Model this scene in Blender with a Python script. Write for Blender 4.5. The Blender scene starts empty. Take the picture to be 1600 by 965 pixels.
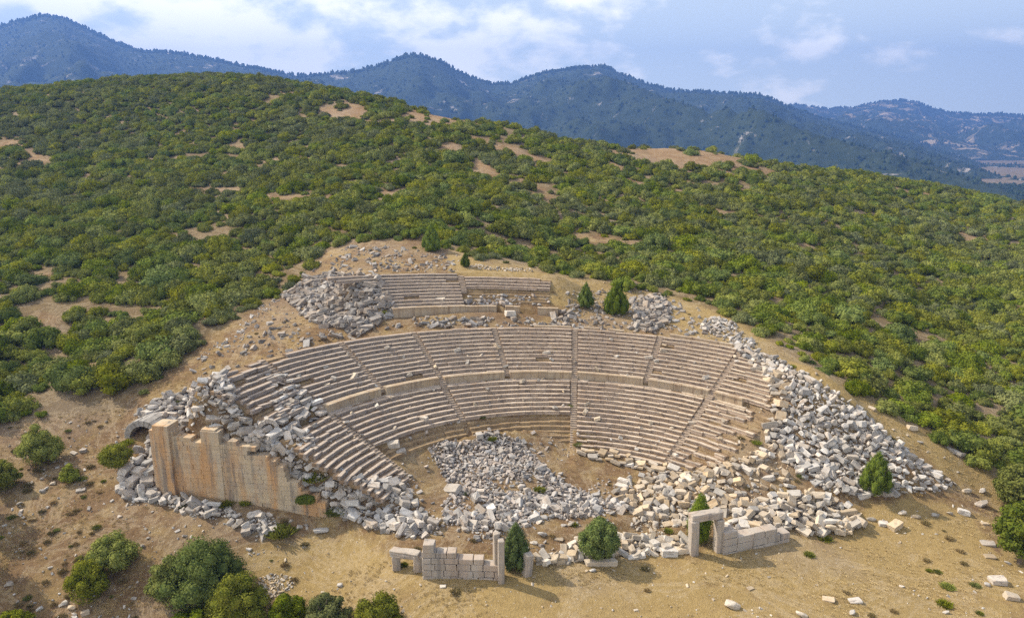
import bpy, bmesh, math, random
import numpy as np
from mathutils import Vector, Matrix, Euler
S = bpy.context.scene
COL = S.collection
rnd = random.Random(7)
RNG = np.random.default_rng(7)
R = math.radians

# ------------------------------------------------------------------ camera, sky, sun, exposure
F = 1080.0; PIT = R(14.0); CH = 44.097
cam = bpy.data.objects.new('camera', bpy.data.cameras.new('camera')); COL.objects.link(cam)
cam.data.sensor_width = 36; cam.data.lens = F/1600*36
cam.data.clip_start = 1; cam.data.clip_end = 60000
cam.location = (0, 0, CH); cam.rotation_euler = (R(90)-PIT, 0, 0)
S.camera = cam
SUN_EL = R(42); SUN_AZ = R(21)           # light travels +x and (by SUN_AZ) towards -y
sdir = Vector((math.cos(SUN_AZ)*math.cos(SUN_EL), -math.sin(SUN_AZ)*math.cos(SUN_EL), -math.sin(SUN_EL)))
sun = bpy.data.objects.new('sun', bpy.data.lights.new('sun', 'SUN')); COL.objects.link(sun)
sun.data.energy = 5.0; sun.data.angle = R(0.7); sun.data.color = (1.0, 0.88, 0.70)
sun.rotation_euler = sdir.to_track_quat('-Z', 'Y').to_euler()
W = bpy.data.worlds.new('World'); S.world = W; W.use_nodes = True
def rng_(N, L, v, a, b, c, d):
    n = N('ShaderNodeMapRange'); L(v, n.inputs[0])
    for k, x in zip((1, 2, 3, 4), (a, b, c, d)): n.inputs[k].default_value = x
    return n.outputs[0]
def world():
    nt = W.node_tree; nt.nodes.clear(); N = nt.nodes.new; L = nt.links.new
    out = N('ShaderNodeOutputWorld'); bg = N('ShaderNodeBackground'); sky = N('ShaderNodeTexSky')
    sky.sky_type = 'NISHITA'; sky.sun_disc = False; sky.sun_elevation = SUN_EL
    # sun stands at direction -sdir ; rotation measured from +Y clockwise
    sky.sun_rotation = math.atan2(-sdir.x, -sdir.y)
    sky.air_density = 1.1; sky.dust_density = 1.2; sky.ozone_density = 1.6; sky.altitude = 900
    tc = N('ShaderNodeTexCoord'); sep = N('ShaderNodeSeparateXYZ'); L(tc.outputs['Generated'], sep.inputs[0])
    # cloud layer: direction projected to a flat sheet high above
    mx = N('ShaderNodeMath'); mx.operation = 'MAXIMUM'; L(sep.outputs['Z'], mx.inputs[0]); mx.inputs[1].default_value = 0.0
    ad = N('ShaderNodeMath'); ad.operation = 'ADD'; L(mx.outputs[0], ad.inputs[0]); ad.inputs[1].default_value = 0.42
    dx = N('ShaderNodeMath'); dx.operation = 'DIVIDE'; L(sep.outputs['X'], dx.inputs[0]); L(ad.outputs[0], dx.inputs[1])
    dy = N('ShaderNodeMath'); dy.operation = 'DIVIDE'; L(sep.outputs['Y'], dy.inputs[0]); L(ad.outputs[0], dy.inputs[1])
    cb = N('ShaderNodeCombineXYZ'); L(dx.outputs[0], cb.inputs[0]); L(dy.outputs[0], cb.inputs[1])
    no = N('ShaderNodeTexNoise'); no.inputs['Scale'].default_value = 3.6; no.inputs['Detail'].default_value = 9
    no.inputs['Roughness'].default_value = 0.56; no.inputs['Distortion'].default_value = 0.1; L(cb.outputs[0], no.inputs['Vector'])
    # more cloud to the left (towards the sun), less to the right
    bias = N('ShaderNodeMapRange'); L(sep.outputs['X'], bias.inputs[0])
    bias.inputs[1].default_value = -0.6; bias.inputs[2].default_value = 0.65; bias.inputs[3].default_value = 0.13; bias.inputs[4].default_value = -0.05
    s2 = N('ShaderNodeMath'); s2.operation = 'ADD'; L(no.outputs['Fac'], s2.inputs[0]); L(bias.outputs[0], s2.inputs[1])
    rp = N('ShaderNodeMapRange'); rp.interpolation_type = 'SMOOTHSTEP'; L(s2.outputs[0], rp.inputs[0])
    rp.inputs[1].default_value = 0.49; rp.inputs[2].default_value = 0.64; rp.inputs[3].default_value = 0; rp.inputs[4].default_value = 0.9
    no2 = N('ShaderNodeTexNoise'); no2.inputs['Scale'].default_value = 2.3; no2.inputs['Detail'].default_value = 6; L(cb.outputs[0], no2.inputs['Vector'])
    cc = N('ShaderNodeMix'); cc.data_type = 'RGBA'; L(no2.outputs['Fac'], cc.inputs[0])
    cc.inputs[6].default_value = (21.5, 20.6, 18.4, 1); cc.inputs[7].default_value = (29.0, 26.8, 22.8, 1)
    # thin veil
    veil = N('ShaderNodeMix'); veil.data_type = 'RGBA'; L(rng_(N, L, sep.outputs['Z'], 0.02, 0.34, 0.96, 0.2), veil.inputs[0])
    L(sky.outputs[0], veil.inputs[6]); veil.inputs[7].default_value = (17.5, 18.6, 17.6, 1)
    mix = N('ShaderNodeMix'); mix.data_type = 'RGBA'; L(rp.outputs[0], mix.inputs[0]); L(veil.outputs[2], mix.inputs[6]); L(cc.outputs[2], mix.inputs[7])
    L(mix.outputs[2], bg.inputs['Color']); bg.inputs['Strength'].default_value = 0.066
    L(bg.outputs[0], out.inputs['Surface'])
world()
vs = S.view_settings; vs.view_transform = 'Standard'; vs.look = 'None'; vs.gamma = 1; vs.use_curve_mapping = False; vs.exposure = 0.62
S.cycles.use_denoising = False
S.cycles.max_bounces = 5; S.cycles.diffuse_bounces = 3; S.cycles.glossy_bounces = 1; S.cycles.transmission_bounces = 2
S.cycles.volume_bounces = 0; S.cycles.transparent_max_bounces = 4
S.cycles.caustics_reflective = False; S.cycles.caustics_refractive = False

# ------------------------------------------------------------------ photo geometry: rays of the photograph <-> the place
CP, SP = math.cos(PIT), math.sin(PIT)
def ray(px, py):
    px = np.asarray(px, float); py = np.asarray(py, float)
    u = (px-800)/F; v = -(py-482.5)/F
    return u, CP+v*SP, -SP+v*CP
def proj(X, Y, Z):
    X, Y, Z = np.asarray(X, float), np.asarray(Y, float), np.asarray(Z, float)-CH
    d = Y*CP-Z*SP; v = (Y*SP+Z*CP)/d; return 800+F*X/d, 482.5-F*v, d
def at_z(px, py, z):
    u, a, b = ray(px, py); t = (z-CH)/b; return u*t, a*t
def at_d(px, py, D):
    u, a, b = ray(px, py); t = D/a; return u*t, a*t, CH+b*t
# theatre frame (fitted to seat rows in the photograph)
CX, CY, EE, KT, PHI = 7.087, 69.46, 1.168, -0.0533, 0.2702
R0, Z0, R1, Z1, R2, Z2, TR, RI = 19.31, 2.5, 30.93, 9.25, 42.29, 15.09, 0.72, 0.4044
CX2, CY2 = -5.105, 5.2365
cph, sph = math.cos(PHI), math.sin(PHI)
def tloc(X, Y, third=False):
    dx = X-CX-(CX2 if third else 0); dy = Y-CY-(CY2 if third else 0)
    lx = (dx*cph+dy*sph)/EE; ly = -dx*sph+dy*cph
    return np.hypot(lx, ly), np.degrees(np.arctan2(lx, ly))
def tworld(rho, th, z, third=False):
    th = np.radians(th); lx = rho*np.sin(th)*EE; ly = rho*np.cos(th)
    X = lx*cph-ly*sph+CX+(CX2 if third else 0); Y = lx*sph+ly*cph+CY+(CY2 if third else 0)
    return X, Y, z+KT*(X-CX)
def sstep(a, b, x):
    t = np.clip((x-a)/(b-a), 0, 1); return t*t*(3-2*t)

# ------------------------------------------------------------------ value noise
def vnoise(x, y, seed=0):
    xi = np.floor(x).astype(np.int64); yi = np.floor(y).astype(np.int64); fx = x-xi; fy = y-yi
    def h(a, b):
        n = (a*374761393+b*668265263+seed*1274126177) & 0x7fffffff
        n = ((n ^ (n >> 13))*1103515245) & 0x7fffffff
        return ((n ^ (n >> 16)) & 0xffff)/65535.0
    u = fx*fx*(3-2*fx); v = fy*fy*(3-2*fy)
    return (h(xi, yi)*(1-u)+h(xi+1, yi)*u)*(1-v)+(h(xi, yi+1)*(1-u)+h(xi+1, yi+1)*u)*v
def fbm(x, y, o=4, seed=0):
    s = 0; a = 1; t = 0
    for i in range(o):
        s = s+a*(vnoise(x*2**i, y*2**i, seed+i)-.5); t += a; a *= .5
    return s/t*2

# ------------------------------------------------------------------ terrain
cz = [(650,900,.3),(780,905,.3),(1085,863,-.4),(1240,840,-1.0),(1400,820,-1.6),(1540,775,-2.2),(1640,860,-2.6),(1300,930,-1.3),
 (900,950,-.6),(720,960,-1.0),(600,955,-1.8),(447,887,-1.7),(545,860,-.6),(505,808,1.3),(243,768,2.4),(380,800,1.7),(300,830,.8),(200,800,1.9),(100,760,3.2),
 (0,700,5.2),(0,640,7.5),(0,800,2.0),(0,900,-.8),(0,965,-2.5),(200,900,-1.2),(300,965,-3.6),(450,955,-3.2),(150,700,4.6),(205,680,5.6),
 (-200,700,6),(-200,900,0),(1750,800,-3),(1600,965,-2.5),
 (930,830,0.0),(800,830,.4),(1000,800,.2),(640,840,.9),(600,850,.5),(1150,815,-.5),(1330,800,-1.2),
 (240,645,7.2),(300,605,9.0),(310,560,11.0),(330,530,12.0),(400,520,13.2),(440,480,14.6),(460,440,16.2),(480,525,13.6),(100,600,9.5),(200,600,9.2),
 (540,392,20.3),(620,398,20.6),(700,388,21.0),(760,410,19.8),(820,420,18.4),(870,436,17.3),(914,480,14.2),(962,485,14.0),(1000,460,14.6),
 (1060,470,13.6),(1150,515,12.4),(1030,515,12.9),(1250,575,10.2),(1310,608,8.2),(1380,658,5.0),(1440,702,2.4),(1500,748,-.4),(1480,700,2.2),(1400,640,5.2),(1300,580,8.6),
 (1560,740,-.8),(1600,700,.5),(900,870,-.3),(1000,900,-.7)]
cd = [(300,500,112),(300,400,155),(300,300,212),(300,200,290),(300,124,385),
 (0,500,120),(0,400,157),(0,300,222),(0,200,300),(0,146,392),(150,560,108),(150,130,388),
 (-250,600,100),(-250,400,160),(-250,250,270),(-250,165,390),
 (450,400,150),(450,300,205),(450,200,285),(450,131,372),
 (600,350,165),(600,250,232),(600,157,330),
 (700,380,149),(700,340,168),(700,300,200),(700,250,238),(700,185,310),(780,197,310),
 (850,400,158),(850,320,200),(850,260,245),(850,215,300),
 (1000,440,138),(1000,400,160),(1000,330,205),(1000,270,262),(1000,232,312),(1100,236,315),
 (1200,500,120),(1200,420,160),(1200,330,230),(1200,256,318),
 (1350,560,112),(1350,450,160),(1350,350,240),(1350,276,335),
 (1500,650,101),(1500,500,158),(1500,400,222),(1500,340,288),(1500,300,352),
 (1600,600,115),(1600,500,155),(1600,400,220),(1600,324,350),(1850,600,110),(1850,450,170),(1850,360,330)]
P = []
for px, py, z in cz:
    X, Y = at_z(px, py, z); P.append((X, Y, z))
for px, py, D in cd:
    P.append(tuple(at_d(px, py, D)))
for px, py, D in [(-250,165,390),(0,146,392),(150,130,388),(300,124,385),(450,131,372),(600,157,330),(700,185,310),(780,197,310),(850,215,300),(1000,232,312),(1100,236,315),(1200,256,318),(1350,276,335),(1500,300,352),(1600,324,350),(1850,360,330)]:
    X, Y, z = at_d(px, py, D); n = math.hypot(X, Y)
    for e, dr in ((40, 6), (130, 48), (300, 110)):
        P.append((X*(1+e/n), Y*(1+e/n), z-dr))
for X, Y, z in [(-300,0,4),(300,0,-8),(0,-200,-12),(0,0,-6),(0,30,-3.5),(-60,30,-5),(60,30,-3.5),(-300,150,20),(400,150,-2)]:
    P.append((X, Y, z))
P = np.array(P, float)
def tps_fit(P, lam=2.0):
    n = len(P); d = np.hypot(P[:, None, 0]-P[None, :, 0], P[:, None, 1]-P[None, :, 1])/100
    K = d*d*np.log(d+1e-9); K[np.diag_indices(n)] = lam*1e-3
    A = np.zeros((n+3, n+3)); A[:n, :n] = K; A[:n, n] = 1; A[:n, n+1:] = P[:, :2]/100; A[n:, :n] = A[:n, n:].T
    return np.linalg.solve(A, np.r_[P[:, 2], 0, 0, 0])
TW = tps_fit(P)
def tps(X, Y):
    sh = X.shape; X = X.ravel(); Y = Y.ravel(); out = np.empty(len(X)); n = len(P)
    for s in range(0, len(X), 20000):
        x = X[s:s+20000]; y = Y[s:s+20000]
        d = np.hypot(x[:, None]-P[None, :, 0], y[:, None]-P[None, :, 1])/100
        out[s:s+20000] = (d*d*np.log(d+1e-9))@TW[:n]+TW[n]+TW[n+1]*x/100+TW[n+2]*y/100
    return out.reshape(sh)
prof_r = [0, 11, 15, 18.3, 19.3, 29.4, 30.8, 31.0, 38.9, 40.5, 45]
prof_z = [.2, .5, .9, 1.6, 2.0, 7.55, 7.75, 8.55, 13.05, 13.3, 13.6]
wall_r = [20, 25.5, 28, 31, 35, 38, 45.5]
wall_z = [1.5, 2.6, 4.2, 6.2, 8.0, 8.8, 9.9]
_wa = np.array(at_z(245, 768, 2.4)); _wb = np.array(at_z(508, 808, 1.3)); _we = (_wb-_wa)/np.linalg.norm(_wb-_wa); _wn = np.array([_we[1], -_we[0]]); _wl = float(np.linalg.norm(_wb-_wa))
def angle_of(px, py, rho_z, third=False):
    k = KT; u, a, b = ray(px, py); t = (rho_z-k*CX-CH)/(b-k*u); return tloc(u*t, a*t, third)
_r, TA = angle_of(604, 472, Z2+0.4, True); _r, TB = angle_of(726, 460, Z2+1.2, True); _r, TC = angle_of(860, 450, Z2+2.2, True)
TA, TB, TC = float(TA), float(TB), float(TC)
def Hraw(X, Y):
    X = np.asarray(X, float); Y = np.asarray(Y, float)
    base = tps(X, Y)
    far = np.hypot(X, Y)
    base = base*(1-sstep(430, 900, far))+(-75)*sstep(430, 900, far)
    base = base+fbm(X/14, Y/14, 4, 3)*0.5*sstep(110, 170, far)+fbm(X/3.1, Y/3.1, 3, 9)*.10+fbm(X/1.2,Y/1.2,2,19)*.045
    rho, th = tloc(X, Y)
    cav = np.interp(rho, prof_r, prof_z)+KT*(X-CX)
    # left wing: lowered towards the retaining wall
    wz = np.interp(rho, wall_r, wall_z)
    wl = np.where(rho < 31, sstep(-60, -65, th), sstep(-60, -65, th))
    cav = cav*(1-wl)+np.minimum(cav, wz)*wl
    # right wing runs down as a rubble slope
    wr = sstep(66, 90, th)
    cav = cav*(1-wr)+(-1.6+.35*np.maximum(0, cav+1.6))*wr
    # eroded sections of the lower tier
    er = sstep(-46, -42, th)*(1-sstep(15.5, 17.2, th))*(1-sstep(23.4, 24.4, rho))*sstep(14, 17, rho)
    cav = cav-er*.45
    # orchestra heap
    px, py, _ = proj(X, Y, np.zeros_like(X)+1)
    heap = np.exp(-((px-790)/95)**2-((py-745)/55)**2)*1.3
    cav = cav+heap*(rho < 22)
    w = sstep(-67.2, -66.4, th)*(1-sstep(84, 94, th))*(1-sstep(39.8, 43.0, rho))
    w = w*np.where(rho < 14, sstep(-9, -2, (Y-CY)+(X-CX)*.0+ (0)), 1)
    w = np.where(np.abs(th) > 100, 0, w)
    dfr = (X-_wa[0])*_wn[0]+(Y-_wa[1])*_wn[1]; dal = (X-_wa[0])*_we[0]+(Y-_wa[1])*_we[1]
    w = w*(1-sstep(-1.25, -.75, dfr)*sstep(-12, -8, dal)*(1-sstep(_wl-1, _wl+4, dal)))
    w = w*np.where(dfr > -30, sstep(-1.5, .8, dal+np.maximum(0, -dfr)*.15)*(dal < 25)+(dal >= 25), 1)
    H = base*(1-w)+cav*w
    # third tier
    r3, t3 = tloc(X, Y, True)
    c3 = np.interp(r3, [38, 42.25, 42.3, 49.6, 51, 54], [13.3, 13.45, 14.3, 18.45, 19.1, 19.9])+KT*(X-CX)
    w3 = sstep(TA-8, TA-1, t3)*(1-sstep(TC-.5, TC+9, t3))*sstep(40, 41.5, r3)*(1-sstep(51, 56, r3))
    H = H*(1-w3)+c3*w3
    return H
def axis(lo, hi, step, far_lo, far_hi, g=1.16):
    a = list(np.arange(lo, hi, step)); s = step; x = a[-1]; hi_ = []
    while x < far_hi: s = min(s*g, 900); x += s; hi_.append(x)
    s = step; x = lo; lo_ = []
    while x > far_lo: s = min(s*g, 900); x -= s; lo_.append(x)
    return np.array(lo_[::-1]+a+hi_)
ax = axis(-66, 84, .42, -9000, 9000, 1.045); ay = axis(42, 142, .42, -600, 11000, 1.045)
GX, GY = np.meshgrid(ax, ay); GZ = Hraw(GX, GY)
def H(X, Y):
    X = np.asarray(X, float); Y = np.asarray(Y, float)
    i = np.clip(np.searchsorted(ax, X)-1, 0, len(ax)-2); j = np.clip(np.searchsorted(ay, Y)-1, 0, len(ay)-2)
    u = np.clip((X-ax[i])/(ax[i+1]-ax[i]), 0, 1); v = np.clip((Y-ay[j])/(ay[j+1]-ay[j]), 0, 1)
    return (GZ[j, i]*(1-u)+GZ[j, i+1]*u)*(1-v)+(GZ[j+1, i]*(1-u)+GZ[j+1, i+1]*u)*v
def on_ground(px, py, t0=38, t1=600, n=1100):
    """where the ray of the photo's pixel meets the ground"""
    px = np.atleast_1d(np.asarray(px, float)); py = np.atleast_1d(np.asarray(py, float))
    u, a, b = ray(px, py); ts = t0*(t1/t0)**np.linspace(0, 1, n)
    X = u[:, None]*ts; Y = a[:, None]*ts; Z = CH+b[:, None]*ts
    below = Z < H(X, Y); k = np.argmax(below, 1); ok = below.any(1); k = np.maximum(k, 1)
    i = np.arange(len(px)); z0 = Z[i, k-1]-H(X[i, k-1], Y[i, k-1]); z1 = Z[i, k]-H(X[i, k], Y[i, k])
    f = np.clip(z0/(z0-z1+1e-9), 0, 1); t = ts[k-1]+(ts[k]-ts[k-1])*f
    return u*t, a*t, H(u*t, a*t), ok
def spot(px, py):
    X, Y, Z, ok = on_ground(px, py); return float(X[0]), float(Y[0]), float(Z[0])
def px_per_m(X, Y, Z):
    return F/float(proj(X, Y, Z)[2])

# ------------------------------------------------------------------ materials
def mat(name):
    m = bpy.data.materials.new(name); m.use_nodes = True; nt = m.node_tree; nt.nodes.clear()
    return m, nt, nt.nodes.new, nt.links.new
def noise(N, L, vec, scale, detail=4, rough=.55, dist=0):
    n = N('ShaderNodeTexNoise'); n.inputs['Scale'].default_value = scale; n.inputs['Detail'].default_value = detail
    n.inputs['Roughness'].default_value = rough; n.inputs['Distortion'].default_value = dist
    if vec is not None: L(vec, n.inputs['Vector'])
    return n.outputs['Fac']
def rng(N, L, v, a, b, c=0, d=1):
    n = N('ShaderNodeMapRange'); L(v, n.inputs[0]); n.inputs[1].default_value = a; n.inputs[2].default_value = b
    n.inputs[3].default_value = c; n.inputs[4].default_value = d; return n.outputs[0]
def mixc(N, L, f, a, b, mode='MIX'):
    n = N('ShaderNodeMix'); n.data_type = 'RGBA'; n.blend_type = mode
    if isinstance(f, (int, float)): n.inputs[0].default_value = f
    else: L(f, n.inputs[0])
    for k, c in ((6, a), (7, b)):
        if isinstance(c, tuple): n.inputs[k].default_value = (*c, 1)
        else: L(c, n.inputs[k])
    return n.outputs[2]
def scal(N, L, v, s):
    n = N('ShaderNodeVectorMath'); n.operation = 'MULTIPLY'; L(v, n.inputs[0]); n.inputs[1].default_value = s; return n.outputs[0]
def finish(N, L, col, rough=.9, bump=None, bs=.4, bd=.05, spec=.25):
    b = N('ShaderNodeBsdfPrincipled'); o = N('ShaderNodeOutputMaterial')
    if isinstance(col, tuple): b.inputs['Base Color'].default_value = (*col, 1)
    else: L(col, b.inputs['Base Color'])
    b.inputs['Roughness'].default_value = rough; b.inputs['Specular IOR Level'].default_value = spec
    if bump is not None:
        bp = N('ShaderNodeBump'); bp.inputs['Strength'].default_value = bs; bp.inputs['Distance'].default_value = bd
        L(bump, bp.inputs['Height']); L(bp.outputs[0], b.inputs['Normal'])
    L(b.outputs[0], o.inputs[0]); return b

def stone_mat(name, light, mid, dark, warm=(.36, .22, .12), warm_amt=.35, inst=True, var=.35, sc=1.0):
    m, nt, N, L = mat(name)
    tc = N('ShaderNodeTexCoord'); oi = N('ShaderNodeObjectInfo')
    if inst:
        off = N('ShaderNodeVectorMath'); off.operation = 'MULTIPLY_ADD'
        cb = N('ShaderNodeCombineXYZ')
        for k in range(3): L(oi.outputs['Random'], cb.inputs[k])
        L(cb.outputs[0], off.inputs[0]); off.inputs[1].default_value = (53, 31, 77); L(tc.outputs['Object'], off.inputs[2]); v = off.outputs[0]
    else: v = tc.outputs['Object']
    big = noise(N, L, v, 1.1*sc, 5, .6); sm = noise(N, L, v, 7*sc, 6, .65); blot = noise(N, L, v, 2.6*sc, 6, .7, .4)
    c = mixc(N, L, rng(N, L, big, .3, .7), mid, light)
    c = mixc(N, L, rng(N, L, blot, .52, .68, 0, .75), c, dark)
    w = noise(N, L, scal(N, L, v, (1, 1, .4)), 1.7*sc, 4, .6)
    c = mixc(N, L, rng(N, L, w, .5, .75, 0, warm_amt), c, warm)
    c = mixc(N, L, rng(N, L, sm, .25, .75, .16, 0), c, (.03, .03, .03))
    if inst:
        hv = N('ShaderNodeHueSaturation'); L(c, hv.inputs['Color'])
        mul = N('ShaderNodeMath'); mul.operation = 'MULTIPLY'; L(oi.outputs['Random'], mul.inputs[0]); mul.inputs[1].default_value = 7.31
        fr = N('ShaderNodeMath'); fr.operation = 'FRACT'; L(mul.outputs[0], fr.inputs[0])
        L(rng(N, L, oi.outputs['Random'], 0, 1, 1-var, 1+var*.6), hv.inputs['Value'])
        L(rng(N, L, fr.outputs[0], 0, 1, .4, 1.5), hv.inputs['Saturation']); c = hv.outputs[0]
    finish(N, L, c, .92, sm, .5, .06); return m
M_GREY = stone_mat('weathered_grey_limestone', (.54, .50, .46), (.385, .355, .325), (.155, .142, .13), warm_amt=.3)
M_PALE = stone_mat('pale_limestone', (.56, .49, .40), (.43, .37, .30), (.28, .25, .22), warm_amt=.25)
M_DARK = stone_mat('shaded_lichened_limestone', (.38, .345, .31), (.26, .23, .205), (.11, .10, .09), warm_amt=.35)  # limestone darkened overall, with the upper slabs' shade painted into its colour
M_TAN = stone_mat('tan_limestone', (.52, .445, .355), (.40, .335, .26), (.20, .165, .13), warm=(.38, .25, .15), warm_amt=.3)
M_ROCKSM = stone_mat('small_rubble_stone', (.46, .415, .38), (.32, .285, .26), (.15, .135, .125), warm=(.34, .24, .16), warm_amt=.3, sc=.8)
def seat_mat(name):
    m, nt, N, L = mat(name); tc = N('ShaderNodeTexCoord'); v = tc.outputs['Object']; geo = N('ShaderNodeNewGeometry')
    isl = geo.outputs['Random Per Island']
    big = noise(N, L, v, .16, 4, .6); med = noise(N, L, v, 1.1, 6, .65); sm = noise(N, L, v, 6, 5, .7)
    c = mixc(N, L, rng(N, L, big, .35, .65), (.56, .45, .36), (.67, .56, .44))
    c = mixc(N, L, rng(N, L, isl, 0, 1, 0, .65), c, (.36, .28, .22))
    c = mixc(N, L, rng(N, L, med, .50, .66, 0, .75), c, (.19, .155, .135))
    w = noise(N, L, v, .55, 4, .6, .5)
    c = mixc(N, L, rng(N, L, w, .52, .7, 0, .55), c, (.46, .30, .17))
    c = mixc(N, L, rng(N, L, sm, .3, .7, .3, 0), c, (.05, .045, .04))
    sx = N('ShaderNodeSeparateXYZ'); L(v, sx.inputs[0])
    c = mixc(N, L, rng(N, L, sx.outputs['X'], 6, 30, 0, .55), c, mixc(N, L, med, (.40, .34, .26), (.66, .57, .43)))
    lich = noise(N, L, v, .33, 6, .7, .8); c = mixc(N, L, rng(N, L, lich, .52, .64, 0, .55), c, (.25, .225, .205))
    c = mixc(N, L, rng(N, L, lich, .46, .38, 0, .4), c, (.66, .57, .47))
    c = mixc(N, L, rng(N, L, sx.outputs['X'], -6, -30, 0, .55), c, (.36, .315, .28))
    finish(N, L, c, .92, sm, .5, .05); return m
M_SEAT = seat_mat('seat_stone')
def tread_mat():  # soil brown that also carries the shade at the back of each tread
    m, nt, N, L = mat('soil_and_shade_tread'); tc = N('ShaderNodeTexCoord'); v = tc.outputs['Object']
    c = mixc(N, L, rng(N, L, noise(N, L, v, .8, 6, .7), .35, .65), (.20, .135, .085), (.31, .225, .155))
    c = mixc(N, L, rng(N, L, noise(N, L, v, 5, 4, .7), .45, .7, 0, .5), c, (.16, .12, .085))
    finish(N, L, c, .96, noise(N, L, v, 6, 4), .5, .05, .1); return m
def riser_mat():  # seat stone in a darker copy: the risers' shade is put into the colour
    m, nt, N, L = mat('weathered_shaded_seat_front'); tc = N('ShaderNodeTexCoord'); v = tc.outputs['Object']; geo = N('ShaderNodeNewGeometry'); sx = N('ShaderNodeSeparateXYZ'); L(v, sx.inputs[0])
    c = mixc(N, L, rng(N, L, noise(N, L, v, .3, 5, .65), .35, .65), (.39, .30, .235), (.50, .40, .315))
    c = mixc(N, L, rng(N, L, geo.outputs['Random Per Island'], 0, 1, 0, .6), c, (.23, .17, .13))
    c = mixc(N, L, rng(N, L, noise(N, L, v, .9, 6, .7), .5, .64, 0, .75), c, (.125, .10, .09))
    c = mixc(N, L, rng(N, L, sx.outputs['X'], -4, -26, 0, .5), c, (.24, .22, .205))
    finish(N, L, c, .94, noise(N, L, v, 5, 5), .6, .06, .15); return m
M_RISER = riser_mat()
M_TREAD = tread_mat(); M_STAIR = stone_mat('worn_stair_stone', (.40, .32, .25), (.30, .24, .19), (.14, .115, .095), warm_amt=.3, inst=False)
def podium_mat():
    m, nt, N, L = mat('podium_wall_stone'); tc = N('ShaderNodeTexCoord'); v = tc.outputs['Object']; geo = N('ShaderNodeNewGeometry')
    c = mixc(N, L, rng(N, L, noise(N, L, v, .5, 4), .35, .65), (.38, .285, .185), (.43, .355, .26))
    st = noise(N, L, scal(N, L, v, (1, 1, .12)), 1.6, 4, .6); c = mixc(N, L, rng(N, L, st, .5, .68, 0, .7), c, (.22, .15, .10))
    c = mixc(N, L, rng(N, L, geo.outputs['Random Per Island'], 0, 1, 0, .3), c, (.28, .22, .17))
    finish(N, L, c, .92, noise(N, L, v, 5, 5), .4, .04); return m
M_POD = podium_mat()
def wall_mat(name, a, b, orange, grey, oamt):
    m, nt, N, L = mat(name); tc = N('ShaderNodeTexCoord'); v = tc.outputs['Object']; geo = N('ShaderNodeNewGeometry')
    c = mixc(N, L, rng(N, L, noise(N, L, v, .5, 5), .3, .7), a, b)
    st = noise(N, L, scal(N, L, v, (1, 1, .22)), .45, 5, .6, .3)
    c = mixc(N, L, rng(N, L, st, .44, .6, 0, oamt), c, orange)
    st2 = noise(N, L, scal(N, L, v, (1.3, 1.3, .12)), .7, 5, .65, .2)
    c = mixc(N, L, rng(N, L, st2, .53, .66, 0, .75), c, grey)
    c = mixc(N, L, rng(N, L, geo.outputs['Random Per Island'], 0, 1, 0, .26), c, (.2, .165, .13))
    finish(N, L, c, .92, noise(N, L, v, 4, 6, .65), .5, .06); return m
M_WALL = wall_mat('retaining_wall_stone', (.50, .40, .27), (.43, .36, .28), (.52, .28, .11), (.14, .13, .125), .8)
M_SCAE = wall_mat('scene_wall_stone', (.42, .37, .32), (.34, .31, .28), (.38, .25, .17), (.17, .165, .16), .35)

def ground_mat():
    m, nt, N, L = mat('dry_earth_and_grass'); tc = N('ShaderNodeTexCoord'); v = tc.outputs['Object']
    n1 = noise(N, L, v, .045, 5, .6); n2 = noise(N, L, v, .22, 6, .65, .6); n3 = noise(N, L, v, 1.6, 6, .7); n4 = noise(N, L, v, 7, 4, .7)
    straw = mixc(N, L, rng(N, L, n3, .35, .65), (.25, .178, .076), (.325, .238, .108))
    earth = mixc(N, L, rng(N, L, n3, .35, .65), (.125, .078, .042), (.215, .142, .078))
    at = N('ShaderNodeAttribute'); at.attribute_name = 'zone'; sp = N('ShaderNodeSeparateColor'); L(at.outputs['Color'], sp.inputs[0])
    a1 = N('ShaderNodeMath'); a1.operation = 'ADD'; L(n2, a1.inputs[0]); L(sp.outputs[0], a1.inputs[1])
    c = mixc(N, L, rng(N, L, a1.outputs[0], .88, 1.14), earth, straw)
    # reddish soil on the hill's bare mounds
    c = mixc(N, L, sp.outputs[1], c, mixc(N, L, n3, (.25, .15, .08), (.22, .155, .09)))
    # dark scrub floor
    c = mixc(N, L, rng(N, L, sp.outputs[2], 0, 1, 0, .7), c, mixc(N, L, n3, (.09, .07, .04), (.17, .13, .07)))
    # wandering greyish bare scuffs
    c = mixc(N, L, rng(N, L, n1, .52, .62, 0, .35), c, (.25, .20, .155))
    c = mixc(N, L, rng(N, L, n4, .56, .72, 0, .35), c, (.14, .10, .06))
    gv = noise(N, L, v, .09, 7, .75, 1.2); c = mixc(N, L, rng(N, L, gv, .50, .53, 0, 1), c, mixc(N, L, rng(N, L, gv, .53, .57), mixc(N, L, .38, c, (.42, .34, .23)), c))
    vo = N('ShaderNodeTexVoronoi'); vo.inputs['Scale'].default_value = 2.1; L(v, vo.inputs['Vector'])
    msk = rng(N, L, vo.outputs['Distance'], .10, .16, 1, 0)
    c = mixc(N, L, msk, c, mixc(N, L, .6, c, (.46, .40, .33)))
    hgt = N('ShaderNodeMath'); hgt.operation = 'ADD'; L(n4, hgt.inputs[0]); L(n3, hgt.inputs[1])
    finish(N, L, c, .97, hgt.outputs[0], .9, .16, .1); return m
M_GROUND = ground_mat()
M_BED = None
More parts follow.
